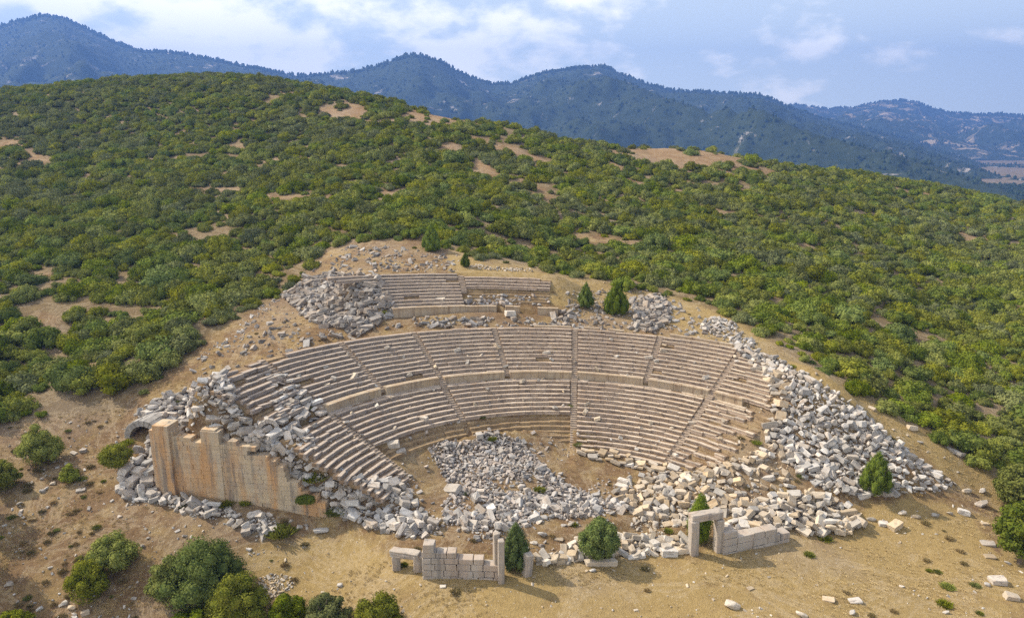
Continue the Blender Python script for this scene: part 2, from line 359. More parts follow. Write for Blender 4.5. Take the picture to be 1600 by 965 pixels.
def bed_mat():
    m, nt, N, L = mat('exposed_seat_bedding'); tc = N('ShaderNodeTexCoord'); v = tc.outputs['Object']
    n = noise(N, L, v, .8, 6, .7); n4 = noise(N, L, v, 6, 4, .7)
    c = mixc(N, L, rng(N, L, n, .35, .65), (.20, .14, .085), (.34, .25, .15))
    c = mixc(N, L, rng(N, L, n4, .5, .7, 0, .4), c, (.12, .09, .06))
    finish(N, L, c, .97, n4, .6, .08, .1); return m
M_BED = bed_mat()

def leaf_mat(name, a, b, yel, yamt=.04, tr=.18):
    m, nt, N, L = mat(name); tc = N('ShaderNodeTexCoord'); oi = N('ShaderNodeObjectInfo'); geo = N('ShaderNodeNewGeometry')
    v = tc.outputs['Object']
    c = mixc(N, L, rng(N, L, noise(N, L, v, 1.4, 3), .35, .65), a, b)
    c = mixc(N, L, rng(N, L, geo.outputs['Random Per Island'], .7, 1, 0, yamt), c, yel)
    hv = N('ShaderNodeHueSaturation'); L(c, hv.inputs['Color'])
    L(rng(N, L, oi.outputs['Random'], 0, 1, .72, 1.22), hv.inputs['Value'])
    mul = N('ShaderNodeMath'); mul.operation = 'MULTIPLY'; L(oi.outputs['Random'], mul.inputs[0]); mul.inputs[1].default_value = 9.7
    fr = N('ShaderNodeMath'); fr.operation = 'FRACT'; L(mul.outputs[0], fr.inputs[0])
    L(rng(N, L, fr.outputs[0], 0, 1, .490, .508), hv.inputs['Hue'])
    L(rng(N, L, fr.outputs[0], 0, 1, 1.1, .8), hv.inputs['Saturation'])
    d = N('ShaderNodeBsdfDiffuse'); t = N('ShaderNodeBsdfTranslucent'); mx = N('ShaderNodeMixShader'); mx.inputs[0].default_value = tr
    L(hv.outputs[0], d.inputs[0]); L(hv.outputs[0], t.inputs[0]); L(d.outputs[0], mx.inputs[1]); L(t.outputs[0], mx.inputs[2])
    o = N('ShaderNodeOutputMaterial'); L(mx.outputs[0], o.inputs[0]); return m
LEAF = {'deep': leaf_mat('deep_green_leaves', (.095, .138, .020), (.18, .215, .030), (.22, .22, .05)),
        'olive': leaf_mat('olive_green_leaves', (.13, .155, .026), (.23, .24, .040), (.26, .24, .07)),
        'grey': leaf_mat('grey_green_leaves', (.115, .135, .045), (.185, .20, .072), (.22, .21, .10)),
        'bright': leaf_mat('yellow_green_leaves', (.155, .185, .022), (.25, .27, .03), (.34, .32, .05)),
        'jun': leaf_mat('juniper_needles', (.08, .12, .022), (.14, .185, .034), (.16, .18, .05), .15)}
m, nt, N, L = mat('bark'); finish(N, L, mixc(N, L, noise(N, L, None, 6), (.10, .075, .055), (.19, .15, .12)), .95); M_BARK = m

# ------------------------------------------------------------------ object helpers
def mesh_np(name, V, Fc, mats, smooth=False):
    me = bpy.data.meshes.new(name); V = np.asarray(V, np.float32); Fc = np.asarray(Fc, np.int32); k = Fc.shape[1]
    me.vertices.add(len(V)); me.vertices.foreach_set('co', V.ravel())
    me.loops.add(Fc.size); me.loops.foreach_set('vertex_index', Fc.ravel())
    me.polygons.add(len(Fc)); me.polygons.foreach_set('loop_start', np.arange(0, Fc.size, k, dtype=np.int32))
    me.polygons.foreach_set('loop_total', np.full(len(Fc), k, np.int32))
    me.polygons.foreach_set('use_smooth', np.full(len(Fc), bool(smooth)))
    for mm in (mats if isinstance(mats, (list, tuple)) else [mats]): me.materials.append(mm)
    me.update(calc_edges=True); return me
def link(name, data, loc=(0, 0, 0), rot=(0, 0, 0), scale=(1, 1, 1), parent=None, label=None, cat=None, group=None, kind=None):
    o = bpy.data.objects.new(name, data); COL.objects.link(o)
    o.location = loc; o.rotation_euler = rot; o.scale = scale
    if parent is not None: o.parent = parent
    if label: o['label'] = label
    if cat: o['category'] = cat
    if group: o['group'] = group
    if kind: o['kind'] = kind
    return o
def bm_mesh(name, bm, m):
    me = bpy.data.meshes.new(name); bmesh.ops.recalc_face_normals(bm, faces=bm.faces); bm.to_mesh(me); bm.free()
    for x in (m if isinstance(m, (list, tuple)) else [m]): me.materials.append(x)
    return me
class Hexes:
    """collects eight-cornered blocks into one mesh"""
    def __init__(s): s.V = []; s.F = []; s.M = []
    def add(s, c8, mi=0):
        s.M += [mi]*6
        n = len(s.V); s.V.extend(c8)
        for f in ((0,3,2,1),(4,5,6,7),(0,1,5,4),(1,2,6,5),(2,3,7,6),(3,0,4,7)): s.F.append([n+i for i in f])
    def box(s, o, ex, ey, ez, a, b, c, j=0.0, rr=rnd):
        """origin o, unit axes, extents (a0,a1),(b0,b1),(c0,c1)"""
        pts = []
        for z in c:
            for (x, y) in ((a[0], b[0]), (a[1], b[0]), (a[1], b[1]), (a[0], b[1])):
                p = Vector(o)+ex*x+ey*y+ez*z
                if j: p += Vector((rr.uniform(-j, j), rr.uniform(-j, j), rr.uniform(-j, j)))
                pts.append(tuple(p))
        s.add(pts)
    def mesh(s, name, m):
        me = mesh_np(name, s.V, s.F, m)
        if isinstance(m, (list, tuple)): me.polygons.foreach_set('material_index', s.M)
        return me
def bevelled(o, w=.03, seg=1):
    md = o.modifiers.new('bevel', 'BEVEL'); md.width = w; md.segments = seg; md.limit_method = 'ANGLE'; md.angle_limit = R(40)

# ------------------------------------------------------------------ ground sheet
ny, nx = GX.shape
V = np.stack([GX.ravel(), GY.ravel(), GZ.ravel()], 1)
idx = np.arange(nx*ny).reshape(ny, nx)
Fq = np.stack([idx[:-1, :-1].ravel(), idx[:-1, 1:].ravel(), idx[1:, 1:].ravel(), idx[1:, :-1].ravel()], 1)
gm = mesh_np('ground', V, Fq, M_GROUND, True)
GPX, GPY, GD = proj(GX, GY, GZ)
def inpoly(x, y, poly):
    x = np.asarray(x); y = np.asarray(y); c = np.zeros(x.shape, bool); n = len(poly); j = n-1
    for i in range(n):
        xi, yi = poly[i]; xj, yj = poly[j]
        if yi != yj:
            c ^= ((yi > y) != (yj > y)) & (x < (xj-xi)*(y-yi)/(yj-yi)+xi)
        j = i
    return c
BUSHLINE = [(-4000,640),(-60,700),(0,668),(60,655),(130,650),(200,640),(240,600),(290,566),(326,526),(376,496),(436,466),(476,434),(506,396),(542,380),(660,376),(720,394),(750,408),(820,416),(870,432),(930,440),(1000,458),(1050,466),(1130,492),(1180,520),(1240,556),(1300,592),(1350,622),(1420,662),(1480,702),(1540,738),(1566,765),(1560,800),(1575,860),(1640,880),(2200,1000),(5000,1000)]
blx = [p[0] for p in BUSHLINE]; bly = [p[1] for p in BUSHLINE]
BARE = [(692,180,60,19,0),(620,190,60,6,0),(536,174,42,13,0),(1068,243,120,24,.12),(985,224,55,12,.1),(55,250,26,17,0),(8,226,22,9,0),(940,375,75,9,.15),(330,296,70,4,0),(460,308,60,4,0),(1520,372,34,9,.1),(1440,396,32,6,0),
 (755,262,26,14,.3),(838,298,26,10,.5),(800,235,60,7,.3),(1190,268,40,6,.1),(420,186,10,6,0),(268,146,10,5,0),(215,625,34,12,0),(130,572,24,7,0),(455,250,40,4,0),(560,285,30,4,.2),(360,232,26,4,0),(700,330,30,4,.3),(620,300,24,4,0),(1420,300,30,4,.1),(1330,330,30,5,.2),(1120,330,26,5,.2),(1060,300,24,5,.3),(960,262,30,8,.2),(1000,290,30,6,.2),(880,245,30,5,.3),(1595,530,22,8,0),(1250,388,22,6,0),(700,232,18,9,0),(1105,252,50,10,.2),(70,505,22,20,0),(60,430,30,5,0)]
def bare_mask(px, py):
    m_ = np.zeros(np.shape(px))
    for cx, cy, a, b, s in BARE:
        q = ((px-cx)/a)**2+((py-cy-s*(px-cx))/b)**2+1.1*fbm(np.asarray(px)/14, np.asarray(py)/6, 3, 23); m_ = np.maximum(m_, 1-sstep(.45, 1.5, q))
    return m_
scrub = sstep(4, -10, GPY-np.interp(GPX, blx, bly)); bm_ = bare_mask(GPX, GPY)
_SP = [(400,850),(560,840),(700,870),(860,885),(1080,860),(1250,830),(1330,800),(1500,770),(1560,840),(1600,960),(1600,1200),(300,1200),(420,930)]
_g = np.random.default_rng(2); stage = np.zeros(GX.shape)
for _k in range(16):
    _ox, _oy = _g.normal()*26, _g.normal()*13; _nx = fbm(GX/5, GY/5, 3, 61)*40; _ny = fbm(GX/5, GY/5, 3, 71)*22
    stage += inpoly(GPX+_ox+_nx, GPY+_oy+_ny, _SP)/16.0
rim = np.exp(-((GPY-np.interp(GPX, blx, bly)-18)/26)**2)*(GPX > 700)
colr = np.zeros((nx*ny, 4), np.float32); colr[:, 3] = 1
zr = .42+.30*stage+.32*rim
colr[:, 0] = np.clip(zr, 0, 1).ravel()
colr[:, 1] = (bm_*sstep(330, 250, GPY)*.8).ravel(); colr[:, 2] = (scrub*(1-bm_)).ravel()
ca = gm.color_attributes.new('zone', 'FLOAT_COLOR', 'POINT'); ca.data.foreach_set('color', colr.ravel())
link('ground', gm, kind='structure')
# ------------------------------------------------------------------ the far mountains, the valley and its woods
def ridge_interp(pts, x): return np.interp(x, [p[0] for p in pts], [p[1] for p in pts])
RIDGE1 = [(-1000,120),(-700,60),(-480,95),(-300,80),(-100,60),(0,47),(40,36),(70,29),(95,23),(125,27),(160,44),(200,67),(240,78),(300,83),(350,93),(400,105),(440,112),(470,118),(520,114),(560,110),(600,101),(630,90),(645,86),(662,86),(690,95),(730,118),(770,131),(800,131),(820,122),(850,114),(900,106),(935,102),(950,106),(970,116),(1010,131),(1050,141),(1100,143),(1150,147),(1185,149),(1205,156),(1225,166),(1280,186),(1340,200),(1400,212),(1500,238),(1600,262),(1700,285),(1900,290),(2200,270),(2600,240)]
RIDGE2 = [(1050,215),(1150,185),(1210,166),(1240,163),(1290,170),(1330,167),(1370,158),(1400,156),(1425,158),(1450,168),(1480,175),(1520,178),(1560,177),(1600,180),(1700,176),(1900,190),(2100,175),(2400,190),(2800,170)]
def mountain_mat(name, bare, cover):
    m, nt, N, L = mat(name); tc = N('ShaderNodeTexCoord'); v = tc.outputs['Object']
    n1 = noise(N, L, v, .0035, 5, .6); n2 = noise(N, L, v, .03, 5, .7); n3 = noise(N, L, scal(N, L, v, (1, 1, .45)), .008, 7, .72, .8)
    wood = mixc(N, L, rng(N, L, n2, .3, .7), (.016, .026, .012), (.042, .055, .026))
    rock = mixc(N, L, rng(N, L, n2, .3, .7), bare, tuple(min(1, c*1.5) for c in bare))
    ad = N('ShaderNodeMath'); ad.operation = 'ADD'; L(n3, ad.inputs[0]); L(rng(N, L, n1, .3, .7, -.05, .05), ad.inputs[1])
    c = mixc(N, L, rng(N, L, ad.outputs[0], cover, cover+.07), wood, rock)
    finish(N, L, c, 1, None, spec=.05); return m
def mountain(name, ridge, Db, Dr, x0, x1, nc, nr, seed, m, zb=-75, jag=1.0, wob=.12):
    pxs = np.linspace(x0, x1, nc); s = np.linspace(0, 1.25, nr)
    A, Sg = np.meshgrid(pxs, s)
    Drx = Dr*(1+wob*fbm(A/260, A*0+seed, 2, seed))
    u0, a0, b0 = ray(A, ridge_interp(ridge, A)); 
    ztop = CH+b0/a0*Drx
    D = Db+(Drx-Db)*np.minimum(Sg, 1)+np.maximum(Sg-1, 0)*3000
    ux, ax_, _b = ray(A, A*0+213)
    X = ux/ax_*D; Y = D
    q = np.minimum(Sg, 1)
    spur = fbm(X/420+D/900, D/1400, 4, seed+5); fine = fbm(X/130, D/170, 4, seed+11)
    zz = zb+(ztop-zb)*(q**1.25)+(spur*230+fine*80)*np.sin(math.pi*np.clip(q, 0, 1))**.8*(.25+.75*(1-q**3))
    zz = np.where(Sg > 1, ztop-(Sg-1)*1800, zz)
    # nothing in front may rise over the ridge line
    lim = CH+(ztop-CH)*(D/Drx)-18*(1-q)*3
    zz = np.where(Sg < 1, np.minimum(zz, np.maximum(lim, zb)), zz)
    zz = zz+fbm(X/35, D/35, 3, seed+20)*7*jag*(Sg <= 1)
    V = np.stack([X.ravel(), Y.ravel(), zz.ravel()], 1); idx = np.arange(V.shape[0]).reshape(A.shape)
    Fq = np.stack([idx[:-1, :-1].ravel(), idx[:-1, 1:].ravel(), idx[1:, 1:].ravel(), idx[1:, :-1].ravel()], 1)
    link(name, mesh_np(name, V, Fq, m, True), kind='structure')
    return X, Y, zz, Sg
M_MT1 = mountain_mat('wooded_mountain', (.28, .25, .23), .60); M_MT2 = mountain_mat('drier_wooded_mountain', (.30, .235, .16), .535)
mt1 = mountain('mountain', RIDGE1, 1300, 3900, -1000, 2600, 900, 120, 3, M_MT1)
mt2 = mountain('far_mountain', RIDGE2, 3600, 6000, 1040, 2800, 460, 90, 41, M_MT2, jag=1.4)

# ------------------------------------------------------------------ scattering (only for what nobody could count)
def scatter_stuff(name, label, cat, pos, rot, scl, idx, protos, kind='stuff'):
    pc = bpy.data.collections.new(name+'_kinds')
    for k, me in enumerate(protos):
        o = bpy.data.objects.new('%s_kind_%02d' % (name, k), me); pc.objects.link(o)
    me = bpy.data.meshes.new(name); n = len(pos); me.vertices.add(n); me.vertices.foreach_set('co', np.asarray(pos, np.float32).ravel())
    for nm, arr in (('rot', rot), ('scl', scl)):
        at = me.attributes.new(nm, 'FLOAT_VECTOR', 'POINT'); at.data.foreach_set('vector', np.asarray(arr, np.float32).ravel())
    at = me.attributes.new('idx', 'INT', 'POINT'); at.data.foreach_set('value', np.asarray(idx, np.int32))
    o = link(name, me, label=label, cat=cat, kind=kind)
    ng = bpy.data.node_groups.new(name+'_scatter', 'GeometryNodeTree')
    ng.interface.new_socket('Geometry', in_out='INPUT', socket_type='NodeSocketGeometry'); ng.interface.new_socket('Geometry', in_out='OUTPUT', socket_type='NodeSocketGeometry')
    N = ng.nodes.new; L = ng.links.new
    gi = N('NodeGroupInput'); go = N('NodeGroupOutput'); ci = N('GeometryNodeCollectionInfo'); ci.inputs['Collection'].default_value = pc
    ci.inputs['Separate Children'].default_value = True; ci.inputs['Reset Children'].default_value = True
    ip = N('GeometryNodeInstanceOnPoints'); ip.inputs['Pick Instance'].default_value = True
    mp = N('GeometryNodeMeshToPoints'); L(gi.outputs[0], mp.inputs[0]); L(mp.outputs[0], ip.inputs['Points']); L(ci.outputs[0], ip.inputs['Instance'])
    def attr(nm, t):
        a = N('GeometryNodeInputNamedAttribute'); a.data_type = t; a.inputs['Name'].default_value = nm; return a.outputs['Attribute']
    L(attr('idx', 'INT'), ip.inputs['Instance Index']); L(attr('scl', 'FLOAT_VECTOR'), ip.inputs['Scale'])
    er = N('FunctionNodeEulerToRotation'); L(attr('rot', 'FLOAT_VECTOR'), er.inputs[0]); L(er.outputs[0], ip.inputs['Rotation'])
    L(ip.outputs[0], go.inputs[0])
    md = o.modifiers.new('scatter', 'NODES'); md.node_group = ng; return o

# ------------------------------------------------------------------ foliage
def foliage(name, lobes, nleaf, ls, m, seed, core=.78, elong=(1, 1), upright=0.0, inner=.35):
    """leaf cards on the skins of overlapping lobes, with darker cores that close the crown"""
    g = np.random.default_rng(seed); lobes = np.array(lobes, float); area = lobes[:, 3]*lobes[:, 4]*2+lobes[:, 3]**2
    pick = g.choice(len(lobes), nleaf, p=area/area.sum()); lb = lobes[pick]
    d = g.normal(size=(nleaf, 3)); d[:, 2] = d[:, 2]*1.0+.15; d /= np.linalg.norm(d, axis=1)[:, None]
    rr = np.where(g.random(nleaf) < inner, g.uniform(.6, .95, nleaf), g.uniform(.92, 1.10, nleaf))
    c = lb[:, :3]+d*rr[:, None]*np.stack([lb[:, 3], lb[:, 3], lb[:, 4]], 1)
    # drop cards buried deep inside other lobes
    q = np.min(np.linalg.norm((c[:, None, :]-lobes[None, :, :3])/np.stack([lobes[:, 3], lobes[:, 3], lobes[:, 4]], 1)[None], axis=2), axis=1)
    keep = (q > .72) & (c[:, 2] > .02); c = c[keep]; d = d[keep]; n = len(c)
    nr = d+g.normal(size=(n, 3))*.42; nr /= np.linalg.norm(nr, axis=1)[:, None]
    t = np.cross(nr, g.normal(size=(n, 3))+np.array([0, 0, upright*4])); 
    t /= np.linalg.norm(t, axis=1)[:, None]+1e-9; b = np.cross(nr, t)
    s = ls*g.uniform(.6, 1.35, n)[:, None]; ta = t*s*.5*elong[0]; ba = b*s*.5*elong[1]
    V = np.empty((n, 4, 3)); V[:, 0] = c-ba; V[:, 1] = c+ta*.9; V[:, 2] = c+ba*1.1; V[:, 3] = c-ta
    V = V.reshape(-1, 3); Fq = np.arange(len(V)).reshape(-1, 4)
    # cores (quad spheres)
    cv = []; cf = []; off = len(V)
    nu, nv = 8, 5
    for lo in lobes:
        base = off+len(cv)
        for j in range(nv+1):
            for i in range(nu):
                th = math.pi*j/nv; ph = 2*math.pi*i/nu; k = core*g.uniform(.85, 1.05)
                cv.append((lo[0]+lo[3]*k*math.sin(th)*math.cos(ph), lo[1]+lo[3]*k*math.sin(th)*math.sin(ph), max(0, lo[2]+lo[4]*k*math.cos(th))))
        for j in range(nv):
            for i in range(nu):
                cf.append((base+j*nu+i, base+j*nu+(i+1) % nu, base+(j+1)*nu+(i+1) % nu, base+(j+1)*nu+i))
    V = np.vstack([V, np.array(cv)]); Fq = np.vstack([Fq, np.array(cf)])
    return mesh_np(name, V, Fq, m)
def bush_lobes(g, n=11, w=1.0, h=.8):
    L_ = []
    for i in range(n):
        a = g.uniform(0, 2*math.pi); r = w*math.sqrt(g.uniform(0, 1))*.68; s = g.uniform(.26, .46)
        z = h*(1-.75*(r/w)**2)*g.uniform(.45, 1.0)-.1
        L_.append((r*math.cos(a), r*math.sin(a), max(.14, z-s*.4), s, s*g.uniform(.75, 1.0)))
    L_.append((0, 0, .3, .55, .4)); return L_
BUSH = []; BHUE = []
for k, (hue, w, h) in enumerate([('deep',1,.85),('deep',1,1.0),('olive',1,.8),('olive',1,.95),('olive',1,.7),('grey',1,.75),('grey',1,.9),('bright',1,.75),('deep',1,.75),('olive',1,.85)]):
    g = np.random.default_rng(100+k); BUSH.append(foliage('bush_%s' % hue, bush_lobes(g, 12, w, h), 2000, .098, LEAF[hue], 200+k)); BHUE.append(hue)

# ------------------------------------------------------------------ scrub on the hillside
def hill_bushes():
    g = np.random.default_rng(5); step = 2.75
    X, Y = np.meshgrid(np.arange(-420, 520, step), np.arange(62, 470, step)); X = X.ravel(); Y = Y.ravel()
    X = X+g.uniform(-.55, .55, len(X))*step; Y = Y+g.uniform(-.55, .55, len(Y))*step
    Z = H(X, Y); px, py, d = proj(X, Y, Z)
    lim = np.interp(px, blx, bly)
    ok = (px > -800) & (px < 2500) & (py < lim-1) & (py > 60) & (Y > 60)
    bm_ = bare_mask(px, py); ok &= g.random(len(X)) > bm_*.97
    gap = fbm(X/26, Y/17, 3, 77); ok &= ~((gap > .46) & (g.random(len(X)) < .75))
    left_lower = (px < 330) & (py > 470); ok &= ~(left_lower & (fbm(X/11, Y/9, 3, 31) > .34))
    ok &= ~((fbm(X/9, Y/7, 2, 55) > .52) & (g.random(len(X)) < .6))
    X, Y, Z, px, py, d, lim = [a[ok] for a in (X, Y, Z, px, py, d, lim)]
    n = len(X); sc = 1.1+2.9*g.random(n)**1.7*(1+.25*fbm(X/18, Y/18, 2, 8)); sc = np.where(d < 150, sc*.93, sc)
    near_edge = (lim-py) < 14; sc = np.where(near_edge, sc*.7, sc)
    hue = fbm(X/22, Y/22, 3, 91)+g.normal(size=n)*.33
    idx = np.where(hue < -.28, g.choice([5, 6], n), np.where(hue < .05, g.choice([2, 3, 4, 9], n), np.where(hue < .98, g.choice([0, 1, 8, 3, 9], n), 7)))
    return X, Y, Z, px, py, d, sc, idx, g
def place_bushes():
    X, Y, Z, px, py, d, sc, idx, g = hill_bushes(); n = len(X)
    infr = (px > 4) & (px < 1596); size = np.where(infr, sc/d, 0)*1.0
    # the individuals: those that show largest
    order = np.argsort(-size)[:240]; ind = np.zeros(n, bool); ind[order] = True
    rot = np.stack([g.normal(size=n)*.08, g.normal(size=n)*.08, g.uniform(0, 6.28, n)], 1)
    scl = np.stack([sc*g.uniform(.9, 1.15, n), sc*g.uniform(.9, 1.15, n), sc*g.uniform(.85, 1.3, n)], 1)
    hn = {'deep': 'dark green', 'olive': 'olive green', 'grey': 'greyish green', 'bright': 'yellow green'}
    for i in order:
        h = BHUE[idx[i]]
        x_, y_ = px[i], py[i]
        if x_ < 560: where = 'in the scrub at the left edge' if x_ < 70 else 'in the scrub left of the vaulted passage' if y_ > 590 else 'in the scrub left of the upper left slabs' if y_ > 500 else 'in the scrub above the thin stone line' if y_ > 440 else 'in the scrub left of the crest'
        elif x_ > 900: where = 'in the scrub above the two junipers' if x_ < 1060 else 'in the scrub above the right seats' if x_ < 1230 else 'in the scrub halfway down the rim' if x_ < 1400 else 'in the scrub near the low end of the rim' if x_ < 1530 else 'in the scrub at the far right edge'
        else: where = 'in the scrub just above the theatre top'
        ed = np.interp(x_, blx, bly)-y_; where = where.replace('in the scrub', 'at the edge of the scrub') if ed < 16 else (where if ed < 46 else where.replace('in the scrub', 'deep in the scrub'))
        h_sz = 'low ' if scl[i][2] < 2.2 else ('tall ' if scl[i][2] > 3.3 else '')
        link('evergreen_bush', BUSH[idx[i]], (X[i], Y[i], Z[i]-.12*sc[i]), tuple(rot[i]), tuple(scl[i]),
             label='%s%s bush %s' % (h_sz, hn[h], where), cat='bush', group='%s%s bushes %s' % (h_sz, hn[h], where))
    r = ~ind
    scatter_stuff('hillside_scrub', 'dense green evergreen scrub covering the hillside behind the theatre', 'scrub',
                  np.stack([X, Y, Z-.12*sc], 1)[r], rot[r], scl[r], idx[r], BUSH)
    print('bushes', n)
place_bushes()

# distant woods on the mountains and in the valley
def distant_woods():
    g = np.random.default_rng(12)
    m, nt, N, L = mat('distant_tree_green'); oi = N('ShaderNodeObjectInfo')
    finish(N, L, mixc(N, L, oi.outputs['Random'], (.016, .030, .012), (.045, .062, .024)), 1, spec=.05); M_DT = m
    pro = []
    for k in range(4):
        bm = bmesh.new(); bmesh.ops.create_icosphere(bm, subdivisions=2, radius=1)
        for v in bm.verts:
            q = 1+g.uniform(-.22, .22); v.co = Vector((v.co.x*q*.62*(1-.35*v.co.z*(k % 2)), v.co.y*q*.62*(1-.35*v.co.z*(k % 2)), v.co.z*q+.8))
        pro.append(bm_mesh('distant_tree', bm, M_DT))
    def pts(mt, n, lo, hi, size, pw=1.0):
        X, Y, Z, Sg = mt; r_, c_ = X.shape; out = []
        j = g.uniform(0, c_-1.01, n); smax = Sg[:, 0]; t = lo+(hi-lo)*g.random(n)**pw; i = np.interp(t, smax, np.arange(r_)); i = np.minimum(i, r_-1.01)
        a = i.astype(int); b = j.astype(int); fa = i-a; fb = j-b
        f = lambda M: (M[a, b]*(1-fa)+M[a+1, b]*fa)*(1-fb)+(M[a, b+1]*(1-fa)+M[a+1, b+1]*fa)*fb
        p_ = np.stack([f(X), f(Y), f(Z)-1.5], 1); s_ = size*g.uniform(.55, 1.25, n); return p_, np.stack([s_*g.uniform(.8, 1.3, n), s_*g.uniform(.8, 1.3, n), s_], 1)
    P1, S1 = pts(mt1, 15000, .05, 1.0, 5.5); P2, S2 = pts(mt1, 4300, .97, 1.01, 8.5)
    P3, S3 = pts(mt2, 5500, .1, 1.0, 7); P4, S4 = pts(mt2, 2100, .97, 1.01, 9)
    P_ = np.vstack([P1, P2, P3, P4]); S_ = np.vstack([S1, S2, S3, S4])
    scatter_stuff('mountain_forest', 'dark pine forest covering the distant mountains', 'forest', P_, np.stack([P_[:, 0]*0, P_[:, 0]*0, g.uniform(0, 6, len(P_))], 1), S_, g.integers(0, 4, len(P_)), pro)
    # valley woods right of the hill crest
    n = 14000; D = g.uniform(700, 1700, n); px = g.uniform(1080, 1800, n); X = (px-800)/F*D; X = X*1.0
    keep = (fbm(X/130, D/130, 3, 14) < .42) | (D < 1100); X, D = X[keep], D[keep]; Z = H(X, D)
    s = g.uniform(3.5, 6.5, len(X))
    scatter_stuff('valley_forest', 'dark green woodland in the valley beyond the right shoulder of the hill', 'forest',
                  np.stack([X, D, Z-1], 1), np.zeros((len(X), 3)), np.stack([s, s, s*1.1], 1), g.integers(0, 4, len(X)), pro)
distant_woods()
# ------------------------------------------------------------------ the theatre
TO = Vector((CX, CY, 0))
th_root = link('ancient_theatre', None, tuple(TO), label='large ruined stone theatre with curved tiers of seats cut into the hillside', cat='theatre')
class Arc(Hexes):
    def seg(s, a0, a1, prof, third=False, dz=0, dr=0, tilt=0, twist=0, origin=TO, mi=0):
        """prof: four (rho, z) points of a section, swept from angle a0 to a1"""
        c = []
        for (r_, z) in prof:
            pass
        pts = []
        for k in (0, 1, 2, 3):
            r_, z = prof[k]
            for a in (a0, a1):
                e = (tilt if a == a1 else -tilt)
                tw = (twist if a == a1 else -twist)
                X, Y, Z = tworld(r_+dr+tw, a, z+dz+e, third); pts.append((float(X)-origin[0], float(Y)-origin[1], float(Z)-origin[2]))
        # order: 4 lower corners (front a0,a1, back a1,a0) then 4 upper
        p = pts; s.add([p[0], p[1], p[3], p[2], p[4], p[5], p[7], p[6]], mi)
def seat_row(idx, rf, zt, a0, a1, third, rr, miss=.02, jit=1.0, gapset=None):
    A = Arc(); a = a0; k = 180/math.pi/rf; sd = rr.randrange(99)
    while a < a1-.2:
        ln = rr.uniform(1.2, 2.6)*k; b = min(a+ln, a1)
        if a1-b < .5*k: b = a1
        if rr.random() > miss:
            sg = float(fbm(np.array([a/7.0+sd*.13]), np.array([zt*.8+sd*.01]), 2, 7)[0]); dz = rr.gauss(0, .016)*jit-.09*max(0, sg)*jit; dr = rr.gauss(0, .022)*jit; tl = rr.gauss(0, .008)*jit; tw = rr.gauss(0, .012)*jit
            dr += .06*sg*jit; g = .014*k; wear = rr.uniform(-.02, .05)*jit
            tp = .30+rr.uniform(-.03, .05)
            A.seg(a+g, b-g, [(rf-.05+wear, zt-.12), (rf+tp+.03, zt-.12), (rf-.05+wear, zt), (rf+tp, zt)], third, dz, dr, tl, tw)
            A.seg(a+g, b-g, [(rf+.07, zt-.56), (rf+.50, zt-.56), (rf+.10, zt-.115), (rf+tp+.02, zt-.115)], third, dz, dr, tl, tw, mi=2)
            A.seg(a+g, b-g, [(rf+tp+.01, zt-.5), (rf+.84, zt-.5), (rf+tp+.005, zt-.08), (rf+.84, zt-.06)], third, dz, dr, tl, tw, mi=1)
        a = b
    return A
def bedding(rbase, zbase, i0, i1, a0, a1, third, parent, low=.30):
    A = Arc(); n = max(2, int((a1-a0)/3))
    for i in range(i0, i1+1):
        for j in range(n):
            x0 = a0+(a1-a0)*j/n; x1 = a0+(a1-a0)*(j+1)/n; rf = rbase+i*TR+rnd.uniform(-.08, .08); zt = zbase+i*RI-low+rnd.uniform(-.07, .05)
            A.seg(x0, x1, [(rf+.25, zt-.9), (rf+1.1, zt-.9), (rf+.25, zt), (rf+1.1, zt)], third)
    return link('seating_wedge', A.mesh('seating_wedge', M_BED), parent=parent)
def wedge(rbase, zbase, i0, i1, a0, a1, third=False, have=lambda i: True, lims=lambda i: None, miss=.015, jit=1.0, seed=0, blow=.30, bi=None):
    rr = random.Random(seed)
    w = bedding(rbase, zbase, (bi or (i0, i1))[0], (bi or (i0, i1))[1], a0, a1, third, th_root, blow)
    for i in range(i0, i1+1):
        if not have(i): continue
        l = lims(i) or (a0, a1)
        A = seat_row(i, rbase+i*TR, zbase+i*RI, l[0], l[1], third, rr, miss, jit)
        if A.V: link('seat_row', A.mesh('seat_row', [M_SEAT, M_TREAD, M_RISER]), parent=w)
    return w
ST = .95
def half(rho, w=.42): return w/rho*57.3
# lower tier
SL = [-47.3, -16.3, 17.2, 51.8]
hh = half(24)
rr_ = random.Random(3)
wedge(R0, Z0, 0, 14, -62.5, SL[0]-hh, lims=lambda i: (-65.5+rr_.uniform(0, 2.5)+(5 if i > 12 else 0), SL[0]-hh), miss=.03, jit=1.7, seed=1)
wedge(R0, Z0, 7, 14, SL[0]+hh, SL[1]-hh, seed=2, bi=(4, 14), blow=.34, miss=.005)
wedge(R0, Z0, 7, 14, SL[1]+hh, SL[2]-hh, seed=3, bi=(1, 14), blow=.34, miss=.005)
wedge(R0, Z0, -1, 14, SL[2]+hh, SL[3]-hh, seed=4, lims=lambda i: (SL[2]+hh, SL[3]-hh), jit=1.4, miss=.02)
wedge(R0, Z0, -1, 14, SL[3]+hh, 69, seed=5, lims=lambda i: (SL[3]+hh, (62.5 if i < 2 else 68.5 if i < 11 else 64)+rr_.uniform(-4.5, 1.5)), jit=2.8, miss=.04)
